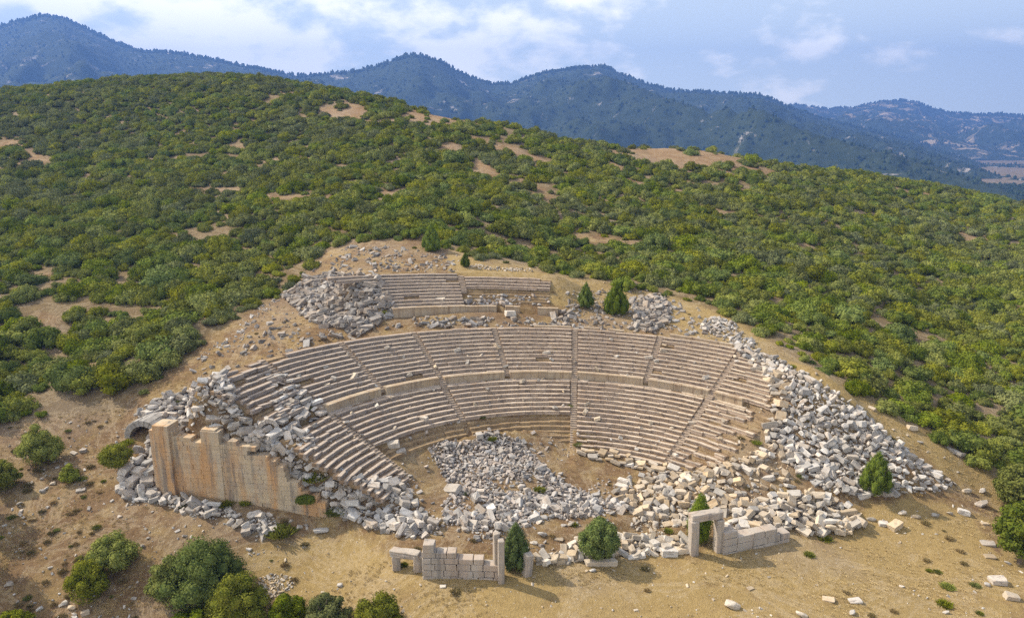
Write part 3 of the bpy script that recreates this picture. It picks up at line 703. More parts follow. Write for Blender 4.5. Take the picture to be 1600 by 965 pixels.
# upper tier
SU = [-47.5, -31.2, -16.0, 0.6, 17.4, 35.2, 52.0]
hu = half(35)
wedge(R1, Z1, 1, 11, -60, SU[0]-hu, seed=6, jit=3.2, miss=.06, lims=lambda i: (-62+rr_.uniform(0, 2)+(3 if i > 9 else 0), SU[0]-hu-(3 if i < 4 else 0)), bi=(1, 11), blow=.4)
for k in range(6):
    mi = .012 if k > 0 else .02
    wedge(R1, Z1, 0, 11 if k < 5 else 11, SU[k]+hu, SU[k+1]-hu, seed=10+k, jit=1.2, miss=mi,
          have=(lambda i: True), lims=(lambda i, k=k: (SU[k]+hu+(4 if (k == 0 and i == 11) else 0), SU[k+1]-hu)))
wedge(R1, Z1, 0, 9, SU[6]+hu, 66, seed=17, jit=1.8, miss=.03, lims=lambda i: (SU[6]+hu, 66.5-i*.75+rr_.uniform(-1.5, 1.5)))
# third tier
wedge(R2, Z2, 0, 10, TA, TB-.6, True, seed=20, lims=lambda i: (TA-max(0, i-6)*1.2-(3.5 if i > 8 else 0), TB-.6), blow=.3)
wedge(R2, Z2, 6, 9, TB+.6, TC, True, seed=21, bi=(2, 9), lims=lambda i: (TB+.6, TC-(.0 if i < 9 else 2.0)), blow=.35, miss=.01)
# stairways
def stairs(a, rb, zb, i0, i1, third=False, w=.40, step=2):
    A = Arc()
    for i in range(i0*step, (i1+1)*step):
        rf = rb+i*TR/step; zt = zb+i*RI/step-.20+rnd.uniform(-.02, .02); h_ = w/rf*57.3
        A.seg(a-h_, a+h_, [(rf-.02, zt-.55), (rf+TR/step+.2, zt-.55), (rf-.02, zt), (rf+TR/step+.2, zt)], third, tilt=rnd.gauss(0, .01))
    link('stairway', A.mesh('stairway', M_STAIR), parent=th_root)
for a, i0 in zip(SL, (0, 7, 0, 0)): stairs(a, R0, Z0-.12, i0, 14)
for a in SU: stairs(a, R1, Z1-.12, -2 if a in (-16.0, 17.4, 52.0) else 0, 11)
stairs(TB, R2, Z2, 5, 9, True, .45)
# podium walls
def podium(rho, z0, z1f, a0, a1, third=False, n=None, thick=.55, skip=lambda a: False, bl=(1.0, 1.9), cap=True, seed=0):
    rr = random.Random(seed); A = Arc(); a = a0; k = 57.3/rho
    while a < a1-.1:
        b = min(a1, a+rr.uniform(*bl)*k)
        if not skip((a+b)/2):
            top = z1f((a+b)/2)+rr.gauss(0, .02); dr = rr.gauss(0, .02)
            A.seg(a+.01*k, b-.01*k, [(rho+.04, z0), (rho+thick, z0), (rho+.04, top-.16), (rho+thick, top-.16)], third, dr=dr)
            if cap: A.seg(a+.01*k, b-.01*k, [(rho-.06, top-.165), (rho+thick+.1, top-.165), (rho-.06, top), (rho+thick+.1, top)], third, dr=dr, dz=.0)
        a = b
    link('podium_wall', A.mesh('podium_wall', M_POD), parent=th_root)
for k in range(6): podium(R1-.42, 7.2, lambda a: Z1-.03, SU[k]+hu, SU[k+1]-hu, seed=k)
podium(R1-.42, 7.2, lambda a: Z1-.03, SU[6]+hu, 60, seed=8)
podium(R2-.45, Z2-1.9, lambda a: Z2-.03, TA, TB, True, seed=9)
podium(R2-.45, Z2-1.9, lambda a: Z2-.05, TB, TC+2.0, True, seed=10, skip=lambda a: TB+6 < a < TB+8 or TB+10.6 < a < TB+14.2)
podium(R1+12*TR, Z1+11*RI-.1, lambda a: Z1+12*RI+.12, 37, 50, seed=55, bl=(1.2, 2.2), cap=False)
podium(R1+12*TR, Z1+11*RI-.1, lambda a: Z1+12*RI-.05, 6, 30, seed=56, bl=(1.2, 2.2), cap=False, skip=lambda a: (a*1.7) % 3 < 1.1)
# walkway slabs of the gangway between lower and upper tiers
A = Arc()
rr = random.Random(77); a = -47
while a < 60:
    b = a+rr.uniform(1.3, 2.4)*57.3/30
    if rr.random() < .9: A.seg(a+.03, b-.03, [(29.95, 7.6), (30.62, 7.6), (29.95, 8.10+rr.gauss(0, .02)), (30.62, 8.12+rr.gauss(0, .02))])
    a = b
link('gangway_paving', A.mesh('gangway_paving', M_SEAT), parent=th_root)

# ------------------------------------------------------------------ walls built of courses in a vertical plane
def plane_wall(p0, p1):
    """vertical plane through two ground points of the photo; returns helpers"""
    a = Vector(spot(*p0)); b = Vector(spot(*p1)); e = Vector((b.x-a.x, b.y-a.y, 0)); ln = e.length; e.normalize(); nrm = Vector((e.y, -e.x, 0))
    if nrm.y > 0: nrm = -nrm
    def hitp(px, py):
        u, c, d = ray(px, py); dr = Vector((float(u), float(c), float(d))); o = Vector((0, 0, CH)); t = (a-o).dot(nrm)/dr.dot(nrm); q = o+dr*t
        return (q-a).dot(e), q.z
    return a, b, e, nrm, ln, hitp
def ashlar(name, p0, p1, tops, course, thick, m, cat=None, label=None, seed=0, bl=(.9, 1.9), minb=-.6, j=.012, parent=None, out=None, part_of=None, batter=0, gap=.014):
    a, b, e, nrm, ln, hitp = plane_wall(p0, p1); T = [hitp(*t) for t in tops]; xs = [t[0] for t in T]; zs = [t[1] for t in T]
    rr = random.Random(seed); hx = Hexes(); zb = min(a.z, b.z)+minb; x0, x1 = min(0, xs[0]), max(xs); z = zb; k = 0
    o = Vector((a.x, a.y, 0))
    while z < max(zs):
        hgt = course*rr.uniform(.9, 1.12); x = x0
        while x < x1-.05:
            l = rr.uniform(*bl); xe = min(x+l, x1)
            if x1-xe < .35: xe = x1
            top = np.interp((x+xe)/2, xs, zs)
            if z+hgt*.5 < top:
                # front face slightly irregular, blocks with open joints
                d = rr.gauss(0, .022)+batter*(z-zb)
                hx.box(o, e, -nrm, Vector((0, 0, 1)), (x+gap, xe-gap), (0+d, thick+rr.uniform(-.05, .1)), (z+gap, z+hgt-gap), j, rr)
            x = xe
        z += hgt; k += 1
    base = o+Vector((0, 0, zb))
    V = [(p[0]-base.x, p[1]-base.y, p[2]-base.z) for p in hx.V]
    ob = link(name, mesh_np(name, V, hx.F, m), tuple(base), label=label, cat=cat)
    if part_of is not None: ob.parent = part_of; ob.location = base-part_of.location
    bevelled(ob, .012 if name == 'retaining_wall' else .04); return ob, (a, b, e, nrm, hitp)
rw, RWG = ashlar('retaining_wall', (245, 768), (508, 808),
   [(245,676),(262,676),(263,682),(290,684),(291,692),(312,693),(313,674),(340,675),(341,695),(350,695),(351,686),(377,688),(378,699),(390,701),(391,709),(412,712),(413,722),(436,723),(437,740),(455,743),(456,756),(470,758),(471,766),(488,768),(489,780),(508,784)],
   .56, 1.3, M_WALL, 'wall', 'tall orange stained retaining wall of squared blocks at the left end of the theatre, its top broken in steps', 4, minb=-1.2, gap=.006)
e_, n_ = RWG[2], RWG[3]
# projecting pier at the wall's left end (a part of it)
hx = Hexes(); a_ = RWG[0]; xA, zA = RWG[4](240, 661); xB, zB = RWG[4](264, 661); z = a_.z-1.2; rr = random.Random(5)
while z < zA-.3:
    hh_ = .56*rr.uniform(.92, 1.1); s_ = rr.uniform(.3, .7)
    for q0, q1 in ((xA, xA+(xB-xA)*s_), (xA+(xB-xA)*s_, xB)):
        hx.box((a_.x, a_.y, 0), e_, -n_, Vector((0, 0, 1)), (q0+.006, q1-.006), (-.42, 1.6), (z+.005, z+hh_-.005), .012, rr)
    z += hh_
pr = link('wall_pier', mesh_np('wall_pier', [(p[0]-rw.location.x, p[1]-rw.location.y, p[2]-rw.location.z) for p in hx.V], hx.F, M_WALL), parent=rw); bevelled(pr, .012)
hx = Hexes(); xC, zC = RWG[4](313, 675); xD, zD = RWG[4](341, 675); z = a_.z-1.2
while z < zC-.2:
    hh_ = .56*rr.uniform(.92, 1.1); s_ = rr.uniform(.35, .65)
    for q0, q1 in ((xC, xC+(xD-xC)*s_), (xC+(xD-xC)*s_, xD)):
        hx.box((a_.x, a_.y, 0), e_, -n_, Vector((0, 0, 1)), (q0+.006, q1-.006), (-.10, 1.2), (z+.005, z+hh_-.005), .01, rr)
    z += hh_
pr = link('wall_pier', mesh_np('wall_pier', [(p[0]-rw.location.x, p[1]-rw.location.y, p[2]-rw.location.z) for p in hx.V], hx.F, M_WALL), parent=rw); bevelled(pr, .012)

# scene building, left piece
sw, SWG = ashlar('ruined_wall', (660, 905), (782, 907),
   [(659,864),(678,864),(679,862),(698,861),(718,860),(719,868),(726,869),(727,870),(744,871),(745,874),(752,876),(753,880),(764,881),(765,884),(782,886)],
   .66, 1.05, M_SCAE, 'wall', 'ruined wall of large squared blocks facing the camera, the left fragment of the scene building', 11, bl=(.9, 1.7), j=.035, minb=-.3, gap=.025)
def block_part(name, parent, G, x0, x1, zz0, zz1, d0, d1, j=.04, m=None, seed=1, label=None):
    rr = random.Random(seed); hx = Hexes(); hx.box((G[0].x, G[0].y, 0), G[2], -G[3], Vector((0, 0, 1)), (x0, x1), (d0, d1), (zz0, zz1), j, rr)
    o = link(name, mesh_np(name, [tuple(Vector(p)-parent.location) for p in hx.V], hx.F, m or M_SCAE), parent=parent, label=label); bevelled(o, .05, 2); return o
xa, za = SWG[4](660, 849); xb, zb_ = SWG[4](678, 864)
block_part('top_block', sw, SWG, xa+.02, xb, zb_+.0, za-.1, -.05, 1.15, .05)
def rough_block(name, ex, m, seed, rough=.05, cuts=3):
    """a weathered dressed stone: bevelled box with worn, dented faces, origin at the middle of its foot"""
    rr = np.random.default_rng(seed); bm = bmesh.new(); bmesh.ops.create_cube(bm, size=1)
    bmesh.ops.scale(bm, vec=ex, verts=bm.verts); bmesh.ops.bevel(bm, geom=bm.edges[:], offset=min(ex)*.09, segments=1, affect='EDGES')
    bmesh.ops.subdivide_edges(bm, edges=[e for e in bm.edges if e.calc_length() > max(ex)/6], cuts=cuts, use_grid_fill=True)
    for v in bm.verts:
        n = fbm(np.array([v.co.x*1.7+seed*3.1+v.co.z*.9]), np.array([v.co.y*1.7+v.co.z*1.3]), 3, seed)[0]
        v.co += Vector(v.co).normalized()*n*rough*2+Vector(rr.normal(size=3))*rough*.25; 
    bmesh.ops.translate(bm, vec=(0, 0, ex[2]/2), verts=bm.verts)
    return bm_mesh(name, bm, m)
def stone_at(name, px, py, ex, rot, m, label=None, cat=None, seed=1, parent=None, sink=.08, rough=.05, wz=None):
    X, Y, Z = spot(px, py)
    me = rough_block(name, ex, m, seed, rough)
    o = link(name, me, (X, Y, (Z if wz is None else wz)-sink), rot, label=label, cat=cat)
    if parent is not None: o.parent = parent; o.location = Vector(o.location)-parent.location
    return o
# low doorway against the wall's left end
X0, Y0, Zg = spot(618, 888)
ld = link('low_doorway', None, (X0, Y0, Zg), label='low doorway of two short posts under one rounded lintel, built against the left end of the block wall', cat='doorway')
X1, Y1, Zg1 = spot(652, 893)
stone_at('door_post', 620, 888, (.85, .8, 1.75), (0, 0, .1), M_SCAE, seed=3, parent=ld)
stone_at('door_post', 654, 890, (1.0, .9, 1.9), (0, 0, .1), M_SCAE, seed=4, parent=ld)
lm = rough_block('lintel', (3.3, .95, .75), M_SCAE, 5, .07); lo = link('lintel', lm, ((X1-X0)*.5+.0, (Y1-Y0)*.5+.15, 1.66), (0, -.05, math.atan2(Y1-Y0, X1-X0)+.06), parent=ld)
# standing posts at the wall's right end
stone_at('standing_pillar', 783, 908, (.62, .75, 5.0), (0, 0, .15), M_SCAE, 'tall slender squared pillar standing upright at the right end of the block wall', 'pillar', 7, sink=.2, rough=.03)
stone_at('standing_pillar', 776, 901, (.55, .6, 5.3), (0, -.01, .3), M_SCAE, 'slim pillar standing just behind the tall pillar, half hidden by it', 'pillar', 8, sink=.2, rough=.03)
stone_at('short_pillar', 823, 897, (.85, .8, 2.5), (.0, .10, .5), M_SCAE, 'short leaning pillar stump beside the conical tree', 'pillar', 9, sink=.15, rough=.05)
# high doorway, right
X0, Y0, Zg = spot(1084, 863); X1, Y1, Zg1 = spot(1121, 859)
hd = link('high_doorway', None, (X0, Y0, Zg), label='freestanding high stone doorway of two tall jambs and one worn lintel in front of a columnar tree', cat='doorway')
ang = math.atan2(Y1-Y0, X1-X0)
stone_at('door_jamb', 1083, 864, (.92, 1.0, 4.3), (0, -.045, ang), M_SCAE, seed=21, parent=hd, rough=.06, sink=.15)
stone_at('door_jamb', 1121.5, 859.5, (.85, .95, 4.1), (0, -.03, ang), M_SCAE, seed=22, parent=hd, rough=.035, sink=.15)
link('lintel', rough_block('lintel', (3.75, 1.05, .85), M_SCAE, 23, .07), ((X1-X0)*.5-.22, (Y1-Y0)*.5+.1, 3.92), (0, -.02, ang), parent=hd)
# low wall to the right of it
lw, LWG = ashlar('low_wall', (1133, 866), (1236, 846), [(1133,836),(1146,836),(1148,838),(1160,838),(1180,834),(1205,832),(1236,826)], .85, 1.2, M_SCAE, 'wall',
   'low wall of big squared blocks running right from the high doorway', 31, bl=(1.4, 2.6), j=.04, minb=-.3, gap=.025)

# vaulted passage mouth at the upper left
def vault(name, px, py, rad, depth, heading, label, n=11, thick=.6, parts=True, zoff=0, m=M_GREY):
    X, Y, Z = spot(px, py); Z += zoff; root = link(name, None, (X, Y, Z), (0, 0, heading), label=label, cat='vault')
    rr = random.Random(px); hx = Hexes(); nd = max(2, int(depth/1.0))
    for i in range(n):
        t0 = math.pi*i/n; t1 = math.pi*(i+1)/n
        for k in range(nd):
            y0 = depth*k/nd+.01; y1 = depth*(k+1)/nd-.01; jj = rr.uniform(-.05, .06); th2 = thick+jj+(.08 if k == 0 else 0)
            c = []
            for (r_) in (rad, rad+th2):
                for (t, y) in ((t0+.008, y0), (t1-.008, y0), (t1-.008, y1), (t0+.008, y1)): c.append((-r_*math.cos(t), y, r_*math.sin(t)*1.0))
            hx.add(c)
    o = link('arch_ring', hx.mesh('arch_ring', m), parent=root); bevelled(o, .03)
    hx = Hexes(); ez = Vector((0, 0, 1)); ex = Vector((1, 0, 0)); ey = Vector((0, 1, 0))
    hx.box((0, 0, 0), ex, ey, ez, (-rad-thick, rad+thick), (depth, depth+.5), (-.5, rad+thick*.9), .02)
    for s_ in (-1, 1): hx.box((0, 0, 0), ex, ey, ez, (s_*(rad+.02) if s_ > 0 else -rad-thick, rad+thick if s_ > 0 else -(rad+.02)), (0, depth), (-1.2, -.01), .02)
    link('back_wall', hx.mesh('back_wall', m), parent=root)
    return root
vault('vaulted_passage', 224, 686, 2.0, 3.2, R(-8), 'dark arched mouth of a vaulted passage at the left tip of the rubble', zoff=-.2, thick=.75)

vault('small_vault', 419, 674, .8, 2.2, R(28), 'small arched opening among the left rows of the upper tier', n=9, thick=.45, zoff=.2)

# ------------------------------------------------------------------ loose stones
def rock_mesh(name, m, seed, box=True, n=16):
    g = np.random.default_rng(seed); bm = bmesh.new()
    if box:
        for sx in (-1, 1):
            for sy in (-1, 1):
                for sz in (-1, 1):
                    p = np.array([sx, sy, sz])*.5*(1-g.uniform(0, .24, 3)*np.array([1, 1, 1]))
                    c = g.uniform(.04, .16) if seed % 2 else g.uniform(.10, .27)
                    for ax_ in range(3):
                        q = p.copy(); q[ax_] *= (1-c*2*g.uniform(.5, 1.3)); bm.verts.new(q)
    else:
        for i in range(n):
            d = g.normal(size=3); d /= np.abs(d).max()**.55*np.linalg.norm(d)**.45; bm.verts.new(d*.5*g.uniform(.8, 1.05))
    bmesh.ops.convex_hull(bm, input=bm.verts); 
    for v in [v for v in bm.verts if not v.link_faces]: bm.verts.remove(v)
    bmesh.ops.dissolve_limit(bm, angle_limit=R(6), verts=bm.verts, edges=bm.edges)
    bmesh.ops.bevel(bm, geom=bm.edges[:], offset=.045, segments=1, affect='EDGES', clamp_overlap=True)
    bmesh.ops.triangulate(bm, faces=bm.faces)
    bmesh.ops.subdivide_edges(bm, edges=[e for e in bm.edges if e.calc_length() > .38], cuts=1)
    for v in bm.verts: v.co += Vector(g.normal(size=3))*.011
    return bm_mesh(name, bm, m)
NB, NR = 9, 9
def protos(m, tag_): return [rock_mesh('fallen_block', m, 300+k, True) for k in range(NB)]+[rock_mesh('fallen_stone', m, 400+k, False, 13+k) for k in range(NR)]
PR = {'dark': protos(M_DARK, 'd'), 'grey': protos(M_GREY, 'g'), 'pale': protos(M_PALE, 'p'), 'tan': protos(M_TAN, 't'), 'small': protos(M_ROCKSM, 's')}
def sample_poly(poly, n, g):
    xs = [p[0] for p in poly]; ys = [p[1] for p in poly]; x = g.uniform(min(xs), max(xs), n); y = g.uniform(min(ys), max(ys), n); k = inpoly(x, y, poly); return x[k], y[k]
NSTUFF = 0
def rubble(name, label, poly, size, ncand, mk, blocky=.6, indiv=0, glabel=None, seed=0, pack=.62, layers=1, lift=0.0, aspect=(1.0, 1.9), flat=.15, align=None, edge=0, mound=0, slabs=False, cat='rubble', zadd=0):
    """stones over a patch of the photo; the largest are things of their own, the rest one stuff object"""
    g = np.random.default_rng(seed); out = []
    pcx = np.mean([p[0] for p in poly]); pcy = np.mean([p[1] for p in poly])
    for ly in range(layers):
        x, y = sample_poly(poly, ncand, g)
        if edge:
            cl = fbm(x/edge, y/edge*1.3, 3, seed+3); k = cl+g.normal(size=len(x))*.12 > (-.12 if ly == 0 else .08); x, y = x[k], y[k]
        X, Y, Z, ok = on_ground(x, y, n=500); X, Y, Z, x, y = [q[ok] for q in (X, Y, Z, x, y)]
        n = len(X)
        if n == 0: continue
        s = size[0]+(size[1]-size[0])*g.random(n)**3.0; order = np.argsort(-s); cell = size[1]; grid = {}
        for i in order:
            ci, cj = int(X[i]//cell), int(Y[i]//cell); good = True
            for a in (-1, 0, 1):
                for b in (-1, 0, 1):
                    for (xx, yy, ss) in grid.get((ci+a, cj+b), ()):
                        if (xx-X[i])**2+(yy-Y[i])**2 < (pack*(ss+s[i])*.62)**2: good = False; break
                    if not good: break
                if not good: break
            if good:
                grid.setdefault((ci, cj), []).append((X[i], Y[i], s[i])); out.append((X[i], Y[i], Z[i]+zadd+ly*lift*s[i]+s[i]*.10, s[i]))
    out = np.array(out); n = len(out); blk = g.random(n) < blocky
    idx = np.where(blk, g.integers(0, NB, n), NB+g.integers(0, NR, n)); s = out[:, 3]
    asp = g.uniform(*aspect, n); 
    if slabs: scl = np.stack([s*asp*.85, s*.75, s*g.uniform(.28, .42, n)], 1)
    else: scl = np.stack([s*np.where(blk, asp*.95, g.uniform(.85, 1.3, n)), s*g.uniform(.6, .95, n), s*g.uniform(.32, .75, n)], 1)
    tilt = g.normal(size=(n, 2))*np.where(blk, .38, .6)[:, None]*(.45 if slabs else 1); yaw = g.uniform(0, 6.28, n)
    if align is not None:
        rho, th = tloc(out[:, 0], out[:, 1]); yaw = np.where(g.random(n) < align, -np.radians(th)+PHI+g.normal(size=n)*.22, yaw)
    rot = np.stack([tilt[:, 0], tilt[:, 1], yaw], 1); pr = PR[mk]
    top = np.argsort(-(s*1.0))[:indiv]; ind = np.zeros(n, bool); ind[top] = True
    _big = np.quantile(s[top], .6) if len(top) else 0
    def _w(i): return ('large ' if s[i] >= _big else 'smaller ')+(('long ' if scl[i][0] > 1.35*scl[i][1] else 'squared ') if blk[i] else 'rounded ')
    for i in top:
        nm = 'fallen_block' if blk[i] else 'fallen_stone'
        link(nm, pr[idx[i]], tuple(out[i, :3]), tuple(rot[i]), tuple(scl[i]), label=_w(i)+glabel, cat='stone block' if blk[i] else 'boulder', group=_w(i)+glabel)
    k = ~ind
    if k.sum(): scatter_stuff(name, label, cat, out[k, :3], rot[k], scl[k], idx[k], pr)
    print(name, n); return out
SMALL = (.12, .32)
P_LEFTTOP = [(262,668),(246,640),(262,626),(300,612),(326,594),(345,590),(362,612),(372,650),(392,684),(440,698),(436,722),(412,712),(390,700),(352,688),(312,676),(262,676)]
P_LEFTMID = [(418,588),(446,590),(476,616),(506,640),(500,655),(468,668),(444,668),(432,640)]
P_LEFTLOW = [(378,690),(420,672),(470,668),(492,690),(488,722),(540,752),(585,752),(622,752),(640,770),(652,798),(690,826),(640,838),(574,824),(512,792),(508,782),(470,757),(436,722),(400,706)]
P_FOOT = [(186,778),(196,742),(214,712),(238,690),(246,770),(300,782),(345,792),(400,802),(450,806),(486,815),(500,832),(440,842),(390,832),(340,815),(300,806),(250,788)]
P_FOOT2 = [(196,742),(222,700),(243,684),(245,770),(215,786),(188,776)]
P_HEAP = [(668,702),(690,690),(735,690),(765,672),(815,688),(835,715),(858,735),(890,760),(930,775),(975,790),(960,806),(905,808),(850,814),(800,828),(745,830),(705,815),(690,790),(705,770),(690,735)]
P_HEAPLOW = [(700,800),(760,790),(800,772),(870,770),(960,780),(1000,800),(930,803),(860,812),(820,822),(770,840),(700,838),(640,840),(620,820),(660,820)]
P_RLOW = [(985,735),(1040,742),(1080,738),(1130,722),(1180,706),(1220,690),(1228,720),(1225,765),(1180,790),(1130,806),(1080,825),(1010,822),(985,800),(960,770)]
P_RWING = [(1150,545),(1175,548),(1210,560),(1260,590),(1300,612),(1345,645),(1395,690),(1440,722),(1492,756),(1460,770),(1400,772),(1345,775),(1290,765),(1245,740),(1225,705),(1205,680),(1215,655),(1235,630),(1215,600),(1165,565)]
P_RFOOT = [(1120,838),(1150,808),(1200,785),(1262,776),(1320,795),(1348,822),(1320,836),(1260,836),(1236,826),(1160,838)]
P_SCRIGHT = [(885,862),(900,845),(960,838),(1040,842),(1072,840),(1075,862),(1000,868),(930,868),(900,878),(840,884),(838,872)]
rubble('left_wing_rubble', 'heap of grey broken stones behind the top of the retaining wall', P_LEFTTOP, (.22, 1.15), 14000, 'grey', .4, 38, 'grey stone in the heap behind the retaining wall', 1, layers=2, lift=.45, zadd=.1)
rubble('vault_rubble', 'grey stones resting above and behind the vaulted passage', [(212,652),(236,640),(262,622),(275,640),(262,668),(246,664)], (.4, 1.3), 1500, 'grey', .4, 6, 'grey stone above the vaulted passage', 43, layers=2, lift=.4, zadd=.4)
rubble('left_slab_rubble', 'displaced grey seat slabs on the upper left wedge', P_LEFTMID, (.5, 1.35), 1500, 'grey', .95, 24, 'grey seat slab slipped down the upper left wedge', 2, aspect=(1.2, 1.9), slabs=True, align=.85, layers=1, zadd=.3)
rubble('left_lower_rubble', 'grey tumbled stones between the retaining wall and the orchestra', P_LEFTLOW, (.22, 1.2), 13000, 'grey', .5, 28, 'grey stone tumbled between the retaining wall and the orchestra', 3, layers=2, lift=.4)
rubble('left_fill_rubble', 'grey slabs and stones between the left heap and the curved upper rows', [(335,600),(352,592),(372,640),(396,676),(440,690),(402,702),(368,684),(348,645)], (.25, 1.15), 5000, 'grey', .8, 10, 'grey slab between the left heap and the curved upper rows', 44, layers=2, lift=.35, align=.6, zadd=.5)
rubble('right_gap_litter', 'a few blocks on the bare earth below the right wing', [(1128,745),(1180,722),(1235,728),(1245,772),(1180,792),(1125,800)], (.3, 1.25), 230, 'tan', .85, 8, 'warm block on the bare earth below the right wing', 45, pack=.8)
rubble('wall_step_rubble', 'grey stones spilling over the low stepped end of the retaining wall', [(392,692),(440,698),(480,716),(520,742),(560,758),(596,782),(560,790),(512,778),(486,762),(456,748),(430,722)], (.22, 1.15), 6500, 'grey', .55, 12, 'grey stone spilling over the stepped end of the retaining wall', 42, layers=2, lift=.35, zadd=.5)
rubble('wall_foot_rubble', 'grey stones fallen along the foot of the retaining wall', P_FOOT, (.2, 1.2), 6500, 'grey', .45, 14, 'grey stone fallen at the foot of the retaining wall', 4, edge=45, layers=2, lift=.35)
rubble('wall_end_rubble', 'grey boulders piled against the left end of the retaining wall', P_FOOT2, (.6, 1.9), 900, 'grey', .4, 8, 'grey stone piled at the left end of the retaining wall', 41, layers=2, lift=.4)
rubble('orchestra_rubble', 'heap of small broken stones filling the orchestra', P_HEAP, (.10, .65), 46000, 'small', .35, 0, None, 5, layers=2, lift=.4, edge=34, pack=.66)
rubble('orchestra_stones', 'larger stones along the front of the orchestra heap', P_HEAPLOW, (.2, 1.25), 3200, 'grey', .45, 22, 'grey stone lying along the front of the orchestra heap', 6, edge=26)
rubble('orchestra_blocks', 'a few large stones on top of the orchestra heap', P_HEAP, (1.1, 1.7), 60, 'grey', .5, 14, 'grey stone on top of the orchestra heap', 61, zadd=.2)
rubble('right_lower_rubble', 'tumbled warm coloured seat blocks below the right wedges', P_RLOW, (.3, 1.25), 7000, 'tan', .8, 36, 'warm tan block tumbled below the right wedges', 7, edge=110, layers=1, aspect=(1.0, 1.5))
rubble('right_wing_rubble', 'broad slope of grey broken stones covering the right wing', P_RWING, (.20, 1.2), 60000, 'grey', .3, 46, 'grey stone on the rubble slope of the right wing', 8, layers=2, lift=.38, edge=210)
rubble('right_foot_rubble', 'pale jagged stones behind the low wall', P_RFOOT, (.2, 1.25), 6500, 'pale', .55, 16, 'pale stone in the heap behind the low wall', 9, layers=2, lift=.45, zadd=.3)
rubble('scene_foundation_rubble', 'pale slabs and stones along the line of the fallen scene wall', P_SCRIGHT, (.18, 1.05), 2600, 'pale', .7, 12, 'pale stone along the fallen scene wall left of the high doorway', 10, layers=2, lift=.4)
rubble('upper_left_rubble', 'large grey slabs collapsed left of the top seats', [(446,466),(478,434),(520,428),(590,432),(606,470),(618,492),(600,500),(560,528),(528,512),(500,505),(468,488)], (.4, 1.35), 2600, 'dark', .9, 30, 'grey block collapsed left of the top seats', 11, aspect=(1.2, 1.9), layers=2, lift=.25, align=.5, zadd=.05)
rubble('upper_left_scatter', 'scattered stones on the bare slope above the upper left wedge', [(330,560),(390,520),(450,480),(500,505),(556,532),(470,548),(430,566),(380,556)], (.3, 1.3), 260, 'dark', .7, 12, 'grey stone scattered on the bare slope above the upper left wedge', 12, pack=.9)
rubble('crest_rubble', 'broken stones along the crest above the top seats', [(528,400),(545,385),(600,384),(660,392),(705,402),(712,420),(640,424),(560,426),(510,430)], (.2, 1.15), 1000, 'dark', .6, 10, 'grey stone on the crest above the top seats', 13, edge=16, pack=.9)
rubble('terrace_rubble', 'stones scattered on the terrace below the top seats', [(606,496),(880,496),(905,512),(880,516),(640,512),(600,514)], (.2, 1.2), 900, 'dark', .6, 9, 'grey stone on the terrace below the top seats', 14, edge=25)
rubble('second_wedge_rubble', 'broken stones lying where the top right seats are missing', [(732,460),(860,462),(862,476),(728,478)], (.2, 1.2), 800, 'small', .6, 0, None, 15, edge=25)
rubble('upper_right_rubble', 'dark grey blocks collapsed right of the top seats', [(862,488),(905,470),(935,488),(940,505),(905,516),(858,512)], (.25, 1.2), 700, 'dark', .7, 9, 'grey block collapsed right of the top seats', 16, edge=70)
rubble('upper_right_slabs', 'grey slabs piled right of the two juniper trees', [(984,468),(1035,462),(1052,480),(1042,505),(1020,520),(985,512),(992,490)], (.25, 1.25), 800, 'dark', .75, 10, 'grey slab piled right of the two junipers on the terrace', 17, layers=2, lift=.25)
rubble('upper_right_gravel', 'small grey stones above the upper right wedge', [(1086,508),(1120,492),(1150,508),(1185,540),(1165,548),(1120,528)], (.25, 1.0), 1200, 'grey', .5, 0, None, 18, layers=2, lift=.3, edge=22)
rubble('seat_litter', 'single stones and chips lying on the rows of seats', [(450,600),(560,540),(700,520),(900,520),(1140,552),(1200,600),(1180,690),(1060,720),(900,688),(895,645),(720,645),(600,680),(560,720),(500,690)], (.12, .95), 420, 'pale', .7, 0, None, 51, pack=1.3, zadd=.45)
rubble('terrace_litter', 'stones scattered on the bare terrace at the upper right', [(880,455),(1000,450),(1100,490),(1160,520),(1150,535),(1040,522),(900,516)], (.12, 1.0), 2600, 'dark', .55, 0, None, 52, edge=30, pack=.9)
rubble('slope_litter', 'small stones scattered on the bare slope at the upper left', [(330,545),(400,490),(470,430),(530,390),(720,395),(720,425),(520,425),(450,470),(560,530),(430,560),(340,585),(260,620),(240,640)], (.12, .95), 3400, 'dark', .5, 0, None, 53, edge=30, pack=.95)
rubble('rim_stones', 'small stones scattered on the dry grass of the right rim', [(880,440),(960,450),(1090,488),(1200,545),(1320,622),(1400,690),(1480,745),(1520,745),(1440,690),(1330,615),(1200,535),(1100,480),(960,440),(900,432)], (.12, .8), 1300, 'pale', .5, 0, None, 19, pack=1.1, edge=30)
rubble('slope_edge_stones', 'narrow line of small stones edging the scrub at the upper left', [(308,560),(330,540),(370,524),(378,500),(410,474),(440,456),(462,446),(466,452),(440,468),(410,488),(390,508),(380,530),(335,552),(316,566)], (.2, .8), 1500, 'grey', .5, 0, None, 20)
rubble('back_line_stones', 'thin row of small pale stones behind the top seats', [(735,412),(780,418),(830,420),(832,424),(780,424),(735,418)], (.2, .7), 400, 'pale', .5, 0, None, 21)
rubble('seat_edge_blocks', 'displaced warm seat blocks under the last right rows', [(900,700),(960,708),(1030,724),(1075,742),(1110,735),(1160,718),(1205,690),(1190,715),(1130,742),(1080,752),(1020,738),(950,725),(900,712)], (.7, 1.5), 900, 'tan', 1.0, 18, 'warm tan seat block slipped from the last right rows', 22, aspect=(1.2, 1.7), slabs=True, align=.85, layers=1, zadd=.15)
